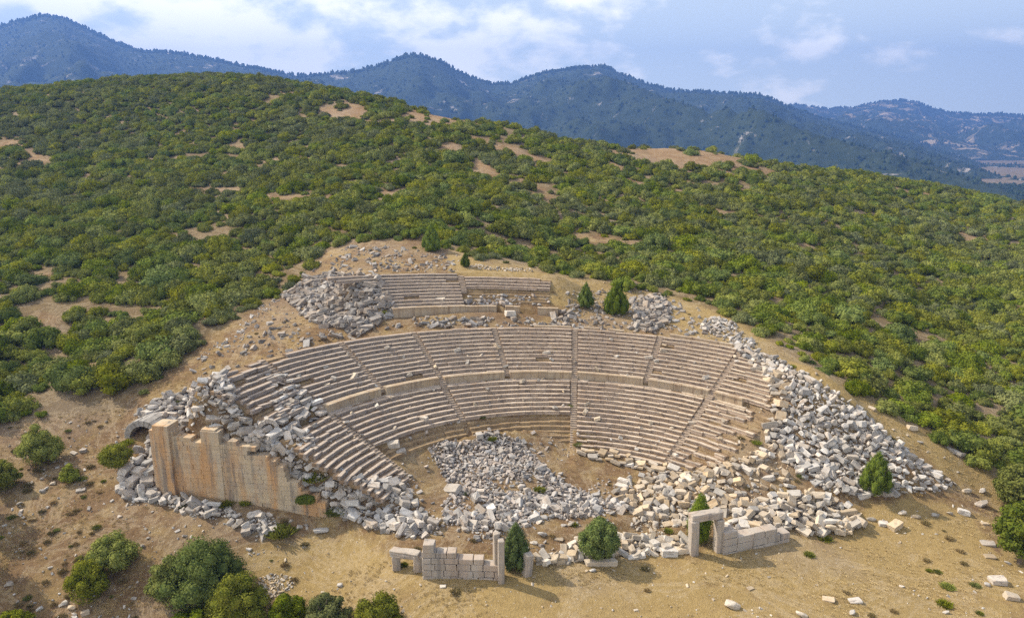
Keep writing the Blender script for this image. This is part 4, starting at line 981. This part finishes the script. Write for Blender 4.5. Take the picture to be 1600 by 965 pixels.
rubble('right_gap_blocks', 'warm blocks broken off the right ends of the seat rows', [(1195,560),(1222,590),(1235,620),(1218,660),(1200,690),(1190,680),(1205,650),(1212,620),(1190,585),(1165,560)], (.7, 1.6), 500, 'tan', .95, 12, 'warm tan block broken off the right ends of the seat rows', 23, zadd=.2, layers=1)
# fine scatter of pebbles on open ground
rubble('stage_pebbles', 'small pale stones strewn on the flat ground in front of the theatre', [(420,850),(560,842),(640,870),(700,925),(900,890),(1080,872),(1250,850),(1500,775),(1600,830),(1600,965),(380,965)], (.08, .35), 700, 'pale', .4, 0, None, 24, pack=1)
rubble('left_ground_pebbles', 'stones strewn over the bare slope at the lower left', [(0,720),(60,700),(180,760),(280,800),(440,845),(420,900),(240,965),(0,965)], (.08, .5), 1000, 'grey', .4, 0, None, 25, pack=1, edge=40)
rubble('left_path_pebbles', 'small stones on the bare ground left of the vaulted passage', [(60,660),(200,640),(200,740),(120,760),(0,700)], (.1, .5), 200, 'grey', .4, 0, None, 26, pack=1)
rubble('gravel_patch', 'patch of light gravel in front of the bushes', [(404,905),(420,895),(450,898),(462,912),(440,930),(412,935)], (.12, .4), 900, 'pale', .4, 0, None, 27)
rubble('right_gully_gravel', 'pale gravel strewn in the gully right of the orchestra', [(1000,800),(1040,830),(1030,850),(1000,850),(985,820)], (.12, .6), 700, 'pale', .5, 0, None, 28, edge=14)
rubble('orchestra_dirt_stones', 'small stones on the bare earth round the orchestra heap', [(620,690),(720,655),(860,660),(895,690),(900,720),(960,740),(960,860),(840,860),(700,840),(640,800)], (.08, .6), 4200, 'small', .5, 0, None, 29, edge=40, pack=.9)
# ------------------------------------------------------------------ single trees and bushes
def crown_lobes(kind, g, w, h, z0):
    L_ = []
    if kind == 'cone':
        n = 34
        for i in range(n):
            t = (i+.5)/n; r = w*.5*(math.sin(min(1, (t+.10)/.36)*math.pi/2))*(1-t)**.62*1.05; a = i*2.4+g.uniform(-.3, .3)
            s = w*g.uniform(.11, .17)*(1-.35*t); L_.append((math.cos(a)*max(0, r-s*.8), math.sin(a)*max(0, r-s*.8), z0+t*h*.94, s, s*g.uniform(1.5, 2.1)))
        for k in range(6): L_.append((0, 0, z0+h*(.12+.12*k), w*.32*(1-k*.13), h*.14))
    elif kind == 'column':
        for i in range(30):
            t = (i+.5)/30; r = w*.5*math.sin(math.pi*min(1, t*.9+.08))**.6*(1-.35*t); a = i*2.4
            s = w*g.uniform(.13, .19); L_.append((math.cos(a)*max(0, r-s*.8), math.sin(a)*max(0, r-s*.8), z0+t*h*.95, s, s*2.0))
        for k in range(5): L_.append((0, 0, z0+h*(.15+.15*k), w*.3, h*.14))
    elif kind == 'round':
        for i in range(38):
            d = g.normal(size=3); d /= np.linalg.norm(d); s = w*g.uniform(.10, .18); q = .5-s/w
            L_.append((d[0]*w*q, d[1]*w*q, z0+h*.5+d[2]*h*q, s, s*g.uniform(.75, 1.1)))
        L_.append((0, 0, z0+h*.5, w*.36, h*.38))
    else:  # broad bush or clump, several stems
        n = int(kind[5:] or 30)
        for i in range(n):
            a = g.uniform(0, 6.28); r = math.sqrt(g.random()); s = w*g.uniform(.09, .16)
            L_.append((math.cos(a)*r*(w*.5-s), math.sin(a)*r*(w*.5-s), z0+(h-s)*(1-.62*r*r)*g.uniform(.5, 1.0), s, s*g.uniform(.75, 1.05)))
        L_.append((0, 0, z0+h*.25, w*.34, h*.32))
    return L_
def trunk_mesh(h, r, seed, lean=.06, forks=3):
    g = random.Random(seed); bm = bmesh.new()
    def limb(p, d, ln, r0, r1, n=4):
        rings = []; p = Vector(p); d = Vector(d).normalized()
        for k in range(n+1):
            t = k/n; rr_ = r0+(r1-r0)*t; x = d.orthogonal().normalized(); y = d.cross(x)
            rings.append([bm.verts.new(p+x*math.cos(a*math.pi/3.5)*rr_+y*math.sin(a*math.pi/3.5)*rr_) for a in range(7)])
            d = (d+Vector((g.uniform(-.12, .12), g.uniform(-.12, .12), .04))).normalized(); p = p+d*ln/n
        for a, b in zip(rings, rings[1:]):
            for i in range(7): bm.faces.new((a[i], a[(i+1) % 7], b[(i+1) % 7], b[i]))
        return p, d
    top, d = limb((0, 0, -.3), (g.uniform(-lean, lean), g.uniform(-lean, lean), 1), h*.45+.3, r*1.2, r*.7)
    for i in range(forks):
        a = i*6.28/forks+g.uniform(0, 1); limb(top-d*.1, (math.cos(a)*.6, math.sin(a)*.6, 1), h*.45, r*.55, r*.12)
    return bm_mesh('trunk', bm, M_BARK)
def tree(name, px, py, wpx, hpx, kind, leaf, label, cat, nleaf=4500, ls=.22, trunk=.18, seed=1, el=(1, 1), up=0, offs=0):
    X, Y, Z = spot(px, py); k = px_per_m(X, Y, Z); wpx = wpx*(1.22 if kind == 'cone' else 1.08); dep = math.atan2(CH-Z, math.hypot(X, Y)); w = wpx/k; h = hpx/k/(math.cos(dep)*.98)*.96
    if kind != 'cone' and kind != 'column': h = max(.5*w, (hpx/k-.30*w*math.sin(dep))/math.cos(dep))
    g = np.random.default_rng(seed); z0 = h*trunk
    root = link(name, None, (X, Y, Z), (0, 0, g.uniform(0, 6)), label=label, cat=cat)
    lb = crown_lobes(kind, g, w, h-z0, z0)
    link('crown', foliage('crown', lb, nleaf, ls, LEAF[leaf], seed+50, core=.74, elong=el, upright=up, inner=.3), parent=root)
    link('trunk', trunk_mesh(max(.8, h*.75), max(.06, w*.035), seed), parent=root); return root
J = 'juniper_tree'; NE = (.55, 1.5)
tree(J, 674, 391, 31, 39, 'cone', 'jun', 'dark conical juniper on the crest above the top seats', 'tree', 3000, .2, .04, 1, NE, 1)
tree(J, 727, 416, 15, 22, 'cone', 'jun', 'small juniper at the scrub edge just right of the crest juniper', 'tree', 1500, .18, .05, 2, NE, 1)
tree(J, 915, 480, 26, 37, 'cone', 'jun', 'smaller left juniper of the pair standing right of the top seats', 'tree', 3500, .17, .12, 3, NE, 1)
tree(J, 962, 489, 40, 47, 'cone', 'jun', 'larger right juniper of the pair standing right of the top seats', 'tree', 4500, .18, .05, 4, NE, 1)
tree(J, 1366, 770, 46, 61, 'cone', 'jun', 'lone juniper with a visible trunk at the foot of the right rubble slope', 'tree', 6500, .16, .14, 5, NE, 1)
tree(J, 806, 884, 46, 62, 'cone', 'jun', 'conical bright green juniper behind the short leaning pillar', 'tree', 7500, .15, .03, 6, NE, 1)
tree('cypress_tree', 1091, 843, 42, 62, 'column', 'jun', 'columnar juniper showing through the opening of the high doorway', 'tree', 7000, .15, .02, 7, NE, 1)
tree('evergreen_oak', 934, 876, 64, 70, 'round', 'deep', 'dense round dark green oak standing in front of the orchestra heap', 'tree', 11000, .16, .10, 8)
tree('evergreen_oak', 186, 744, 48, 55, 'round', 'olive', 'small tree with a thin bare trunk left of the retaining wall', 'tree', 5500, .16, .36, 9)
tree('evergreen_oak', 1584, 800, 62, 86, 'round', 'olive', 'tall tree at the right edge, the upper of two', 'tree', 7000, .24, .05, 10)
tree('evergreen_oak', 1592, 880, 78, 110, 'round', 'deep', 'tall tree at the right edge, the lower and larger of two', 'tree', 9000, .24, .04, 11)
tree('juniper_tree', 946, 215, 11, 20, 'column', 'jun', 'small dark tree standing up on the skyline of the hill', 'tree', 900, .4, .05, 12)
B = 'evergreen_bush'
tree(B, 112, 751, 31, 32, 'clump14', 'bright', 'small bright green bush between two larger ones on the left slope', 'bush', 3000, .15, .02, 13)
tree(B, 66, 722, 66, 70, 'clump30', 'olive', 'big rounded bush at the lower edge of the scrub, far left', 'bush', 8000, .18, .02, 14)
tree(B, 8, 762, 50, 52, 'clump20', 'olive', 'bush cut by the left edge of the photo', 'bush', 5000, .18, .02, 15)
tree(B, 180, 884, 80, 64, 'clump34', 'olive', 'upper of two touching bushes on the lower left slope', 'bush', 11000, .16, .02, 16)
tree(B, 138, 935, 62, 74, 'clump30', 'olive', 'lower of two touching bushes on the lower left slope', 'bush', 9000, .16, .02, 17)
tree(B, 18, 985, 62, 42, 'clump20', 'bright', 'bright green bush in the bottom left corner', 'bush', 6000, .16, .02, 18)
tree('evergreen_oak', 318, 930, 128, 112, 'clump46', 'deep', 'largest of the dark oaks at the bottom left, the middle one', 'tree', 20000, .17, .03, 19)
tree('evergreen_oak', 268, 935, 66, 86, 'clump24', 'olive', 'dark oak at the left side of the big bottom left clump', 'tree', 9000, .17, .03, 20)
tree('evergreen_oak', 372, 985, 108, 108, 'clump36', 'olive', 'leafy oak at the right front of the big bottom left clump', 'tree', 15000, .17, .03, 21)
tree('evergreen_oak', 300, 1000, 84, 62, 'clump24', 'deep', 'low dark oak at the front of the big bottom left clump', 'tree', 8000, .17, .03, 25)
tree(B, 450, 978, 68, 66, 'clump26', 'deep', 'dark bush at the bottom edge, first to the right of the big clump', 'bush', 9000, .16, .02, 22)
tree(B, 512, 984, 76, 74, 'clump28', 'grey', 'greyish bush at the bottom edge, second to the right of the big clump', 'bush', 10000, .16, .02, 23)
tree(B, 592, 992, 88, 80, 'clump32', 'olive', 'bright leafy bush at the bottom edge, below the block wall', 'bush', 12000, .16, .02, 24)

tree('evergreen_oak', -34, 812, 60, 95, 'round', 'olive', 'tree just outside the left edge, casting shade on the slope', 'tree', 4000, .25, .05, 61)
tree('evergreen_oak', -52, 905, 80, 120, 'round', 'deep', 'larger tree outside the left edge, shading the lower slope', 'tree', 4000, .25, .05, 62)

# ------------------------------------------------------------------ weeds
def tuft(name, m, seed, n=260):
    g = np.random.default_rng(seed); a = g.uniform(0, 6.28, n); r = np.sqrt(g.random(n))*.5; x = np.cos(a)*r; y = np.sin(a)*r
    h = (1-r*1.4)*g.uniform(.35, .8, n)+.1; t = g.uniform(0, 6.28, n); w = .045; ox = np.cos(t)*w; oy = np.sin(t)*w; lx = x*.35+g.normal(size=n)*.08; ly = y*.35+g.normal(size=n)*.08
    V = np.empty((n, 4, 3)); V[:, 0] = np.stack([x-ox, y-oy, h*0-.03], 1); V[:, 1] = np.stack([x+ox, y+oy, h*0-.03], 1)
    V[:, 2] = np.stack([x+lx+ox*.4, y+ly+oy*.4, h], 1); V[:, 3] = np.stack([x+lx-ox*.4, y+ly-oy*.4, h], 1)
    return mesh_np(name, V.reshape(-1, 3), np.arange(4*n).reshape(-1, 4), m)
TU = [tuft('weed_clump', LEAF['bright'], 1), tuft('weed_clump', LEAF['olive'], 2)]
for i, (px, py, wp, k, lab) in enumerate([
    (200,692,16,0,'bright green weed just right of the small trunked tree'),(276,634,14,1,'green weed on top of the left rubble heap'),(280,791,12,0,'weed at the foot of the retaining wall, leftmost'),
    (353,789,18,1,'dark weed at the middle of the retaining wall foot'),(385,786,16,1,'dark weed right of the middle of the retaining wall foot'),(440,832,34,1,'flat green weed patch in the wall shadow'),
    (492,752,26,0,'green weed on the steps where the retaining wall ends'),(525,800,24,1,'yellowish shrublet at the right end of the retaining wall'),(768,690,12,0,'weed at the upper edge of the orchestra heap'),
    (843,770,14,1,'weed in the middle of the orchestra heap'),(818,804,10,1,'weed at the front of the orchestra heap'),(735,818,10,0,'weed left of the front of the orchestra heap'),(902,695,10,0,'weed at the foot of the central stairway'),
    (1228,775,16,0,'weed on the bare earth below the right wing'),(1272,782,14,1,'weed at the top of the pale heap'),(1480,917,16,0,'larger green weed near the lower right stones'),(1476,945,18,0,'lowest green weed near the bottom right'),
    (1465,894,10,1,'small weed in the dry grass at the lower right'),(1524,915,12,1,'weed beside the bottom right slabs'),(1250,744,10,1,'weed in the right rubble slope'),(1182,692,12,0,'weed at the lower end of the right seat rows'),(1288,842,16,1,'weed at the right end of the low wall')]):
    X, Y, Z = spot(px, py); s = wp/px_per_m(X, Y, Z)
    link('weed_clump', TU[k], (X, Y, Z+(.35 if py in (634, 752, 690, 770) else 0)), (0, 0, i), (s*1.1, s*1.1, s*.55), label=lab, cat='weed')
# bush rooted in the wall
Xc, Zc = RWG[4](478, 772); pw = RWG[0]+RWG[2]*Xc
hb = link('wall_bush', None, (pw.x+RWG[3].x*.25, pw.y+RWG[3].y*.25, Zc-.9), label='dark green caper bush hanging from the top of the retaining wall near its right end', cat='bush')
link('foliage', foliage('foliage', [(x_, 0, z_, .55, .5) for x_, z_ in ((-.6, .3), (0, .5), (.6, .35), (0, 0), (-.3, -.3), (.3, -.2))], 2500, .17, LEAF['deep'], 9, elong=(.6, 1.5), upright=1), parent=hb)
# thistles and low dry shrubs
def thistles():
    m, nt, N, L = mat('dry_thistle'); oi = N('ShaderNodeObjectInfo'); finish(N, L, mixc(N, L, oi.outputs['Random'], (.15, .13, .055), (.30, .22, .11)), 1, spec=.05)
    T_ = [tuft('thistle', m, 15, 160), tuft('thistle', m, 16, 160), TU[1]]
    g = np.random.default_rng(45); x = g.uniform(-10, 1610, 9000); y = g.uniform(380, 975, 9000)
    X, Y, Z, ok = on_ground(x, y, n=350); rho, th = tloc(X, Y); cl = fbm(X/7, Y/7, 3, 37)
    inth = (rho < 41) & (np.abs(th) < 90) & (Y > CY-4); left = (x < 430)
    ok &= g.random(len(X)) < np.where(inth, .05, np.where(left, .16, .04))*sstep(-.2, .4, cl); ok &= y > np.interp(x, blx, bly)-4
    X, Y, Z = X[ok], Y[ok], Z[ok]; n = len(X); s = g.uniform(.35, 1.0, n)
    scatter_stuff('thistles', 'dry thistles and low brownish weeds on the open slopes', 'weeds', np.stack([X, Y, Z], 1), np.stack([X*0, X*0, g.uniform(0, 6, n)], 1), np.stack([s, s, s*g.uniform(.4, .7, n)], 1), np.where(g.random(n) < .2, 2, g.integers(0, 2, n)), T_)
thistles()
# dry grass on the open ground
def dry_grass():
    m, nt, N, L = mat('dry_grass'); oi = N('ShaderNodeObjectInfo'); finish(N, L, mixc(N, L, oi.outputs['Random'], (.40, .31, .16), (.55, .43, .23)), 1, spec=.05)
    T_ = [tuft('dry_tuft', m, 5, 60), tuft('dry_tuft', m, 6, 60)]
    g = np.random.default_rng(44); x = g.uniform(0, 1600, 60000); y = g.uniform(380, 965, 60000)
    X, Y, Z, ok = on_ground(x, y, n=350); rho, th = tloc(X, Y)
    cl = fbm(X/5, Y/5, 4, 17)
    inth = (rho < 41) & (np.abs(th) < 90) & (Y > CY-4)
    dens = np.where(inth, .05, .55)*sstep(-.25, .45, cl)
    ok &= g.random(len(X)) < dens; ok &= y > np.interp(x, blx, bly)-6
    X, Y, Z = X[ok], Y[ok], Z[ok]; n = len(X); s = g.uniform(.18, .45, n)
    scatter_stuff('dry_grass', 'dry straw coloured grass on the open ground', 'grass', np.stack([X, Y, Z], 1), np.stack([X*0, X*0, g.uniform(0, 6, n)], 1), np.stack([s, s, s*g.uniform(.25, .5, n)], 1), g.integers(0, 2, n), T_)
dry_grass()

# ------------------------------------------------------------------ single stones told apart
def single(px, py, wp, shape, mk, label, cat='stone', yaw=0, up=.5, dep=.62, seed=None, name='fallen_stone'):
    X, Y, Z = spot(px, py); s = wp/px_per_m(X, Y, Z)*.92; g = random.Random(px*7+py)
    pr = PR[mk]; k = g.randrange(NB) if shape in ('block', 'slab') else NB+g.randrange(NR)
    sc = {'block': (s, s*dep, s*up), 'slab': (s, s*dep, s*.22), 'rock': (s, s*dep, s*up), 'upright': (s, s*.6, s*2)}[shape]
    link('fallen_block' if shape in ('block', 'slab') else name, pr[k], (X, Y, Z+sc[2]*.28), (g.uniform(-.2, .2), g.uniform(-.2, .2), yaw+g.uniform(-.5, .5)*(dep > .5)), sc, label=label, cat=cat)
for a in [
 (1144,948,30,'rock','pale','long pale boulder lying alone at the bottom, right of centre'),(1294,937,22,'slab','pale','flat pale slab lying near the bottom, left of a twin slab'),(1336,939,22,'slab','grey','flat grey slab lying near the bottom, right of its twin'),
 (1332,958,18,'rock','grey','round striped stone at the bottom edge, lower right'),(1252,962,24,'rock','pale','pale stone at the bottom edge below the twin slabs'),(1409,916,10,'rock','grey','small grey stone alone in the dry grass at the right'),
 (1172,919,13,'slab','pale','small pale stone above the long pale boulder'),(1398,824,26,'block','pale','big pale block at the right end of the pale heap'),(1361,812,17,'rock','pale','pale stone touching the right tip of the pale heap'),
 (1380,820,17,'block','grey','squared stone left of the big pale block'),(1431,808,17,'rock','pale','stone right of the big pale block, first of a row'),(1461,806,15,'rock','grey','stone in the middle of the row right of the big pale block'),(1484,803,13,'rock','pale','stone near the end of the row right of the big pale block'),
 (1506,802,20,'block','grey','large stone ending the row near the right edge'),(1409,802,15,'rock','pale','stone above the big pale block'),(1538,818,13,'slab','pale','small slab near the right trees'),(1510,768,20,'rock','pale','pale rock at the right tip of the rubble slope'),
 (1535,768,18,'rock','grey','grey rock beside the bush at the right tip of the rubble slope'),(1533,789,26,'rock','grey','low heap of grey stone below the right tip of the rubble slope'),(1543,850,24,'slab','grey','tilted slab beside the lower right tree'),
 (1546,870,20,'slab','pale','slab lying flat beside the lower right tree'),(1574,880,13,'rock','grey','stone at the foot of the lower right tree'),(1558,910,28,'block','grey','large broken slab at the lower right'),(1542,914,13,'rock','grey','stone left of the large broken slab at the lower right'),
 (1580,935,24,'block','pale','pale block in the bottom right corner'),(1478,957,13,'rock','pale','pale stone beside the lowest green weed'),(1425,670,18,'block','pale','pale block on the dry grass beside the right scrub'),(1490,706,30,'slab','pale','long pale slab edging the right scrub','stone',-.9,.55,.3),
 (1500,712,15,'block','grey','square grey block right of the long pale slab'),(614,697,22,'block','pale','pale upright block on the bare earth left of the orchestra heap'),(626,708,19,'block','grey','grey block right below the pale upright block'),
 (641,744,11,'rock','grey','lone stone on the bare earth left of the orchestra heap'),(847,836,20,'rock','grey','rugged dark stone between the two trees of the orchestra'),(873,843,17,'slab','pale','pale tilted slab left of the round oak'),
 (881,821,12,'rock','grey','left one of two stones above the round oak'),(892,820,12,'rock','pale','right one of two stones above the round oak'),(834,849,15,'rock','pale','pale jagged stone right of the conical tree'),
 (981,846,17,'block','pale','pale block on the bare earth right of the round oak'),(926,869,19,'block','grey','grey block under the round oak'),(868,875,42,'block','pale','long pale block right of the short pillar','stone',.1,.3,.36),
 (939,882,58,'slab','pale','very long flat slab lying in front of the round oak','stone',.05,.55,.2),(926,892,14,'rock','grey','small stone in front of the very long flat slab'),(994,871,34,'slab','pale','flat slab between the round oak and the high doorway','stone',.1,.55,.3),
 (1045,866,30,'block','grey','long block lying left of the high doorway','stone',.05,.45,.5),(1064,862,22,'block','pale','block touching the left jamb of the high doorway'),(201,779,28,'rock','grey','biggest boulder at the left foot of the retaining wall'),(234,776,32,'block','grey','long rounded block right of the biggest boulder','stone',-.5,.5,.5),
 (692,916,12,'slab','pale','pale stone in the shadow of the block wall'),(531,915,13,'rock','pale','stone above the bottom bushes'),(475,855,8,'rock','grey','small stone in the shadow of the retaining wall'),(502,829,26,'slab','grey','flat grey slab below the right end of the retaining wall'),
 (540,812,12,'rock','grey','stone below the yellowish shrublet'),(82,756,12,'rock','pale','pale stone below the small bright bush, leftmost'),(66,768,12,'rock','grey','grey stone on the left slope above a dark rock'),(126,766,16,'slab','grey','flat grey stone below the small bright bush'),
 (30,787,10,'rock','pale','white stone in the shade at the far left'),(187,807,10,'rock','grey','stone on the slope below the biggest boulder'),(14,914,16,'rock','grey','stone at the lower left edge'),(99,944,16,'rock','pale','pale stone at the bottom left, first of four'),
 (112,950,16,'rock','pale','pale stone at the bottom left, second of four'),(116,960,11,'rock','grey','pale stone at the bottom left, third of four'),(134,958,14,'block','pale','pale stone at the bottom left, fourth of four'),(115,708,13,'slab','pale','pale slab beside the big rounded bush'),
 (130,705,12,'block','grey','grey block right of the pale slab near the big rounded bush'),(688,470,16,'block','pale','pale cube standing on the top seat rows'),(797,492,20,'block','pale','pale block on the terrace below the second top wedge'),
 (1082,660,16,'slab','pale','pale slab lying on the right stairway'),(586,604,12,'rock','grey','stone on the gangway at the left')]:
    single(*a)
# ------------------------------------------------------------------ the air
def haze():
    m, nt, N, L = mat('haze_air'); v = N('ShaderNodeVolumePrincipled'); o = N('ShaderNodeOutputMaterial')
    v.inputs['Color'].default_value = (.15, .32, .86, 1); v.inputs['Density'].default_value = .00019; v.inputs['Anisotropy'].default_value = .15
    L(v.outputs[0], o.inputs['Volume'])
    hx = Hexes(); hx.box((0, 0, 0), Vector((1, 0, 0)), Vector((0, 1, 0)), Vector((0, 0, 1)), (-9500, 9500), (-650, 7900), (-700, 960))
    link('haze', hx.mesh('haze', m), label='thin blue haze in front of the mountains', kind='stuff')
haze()
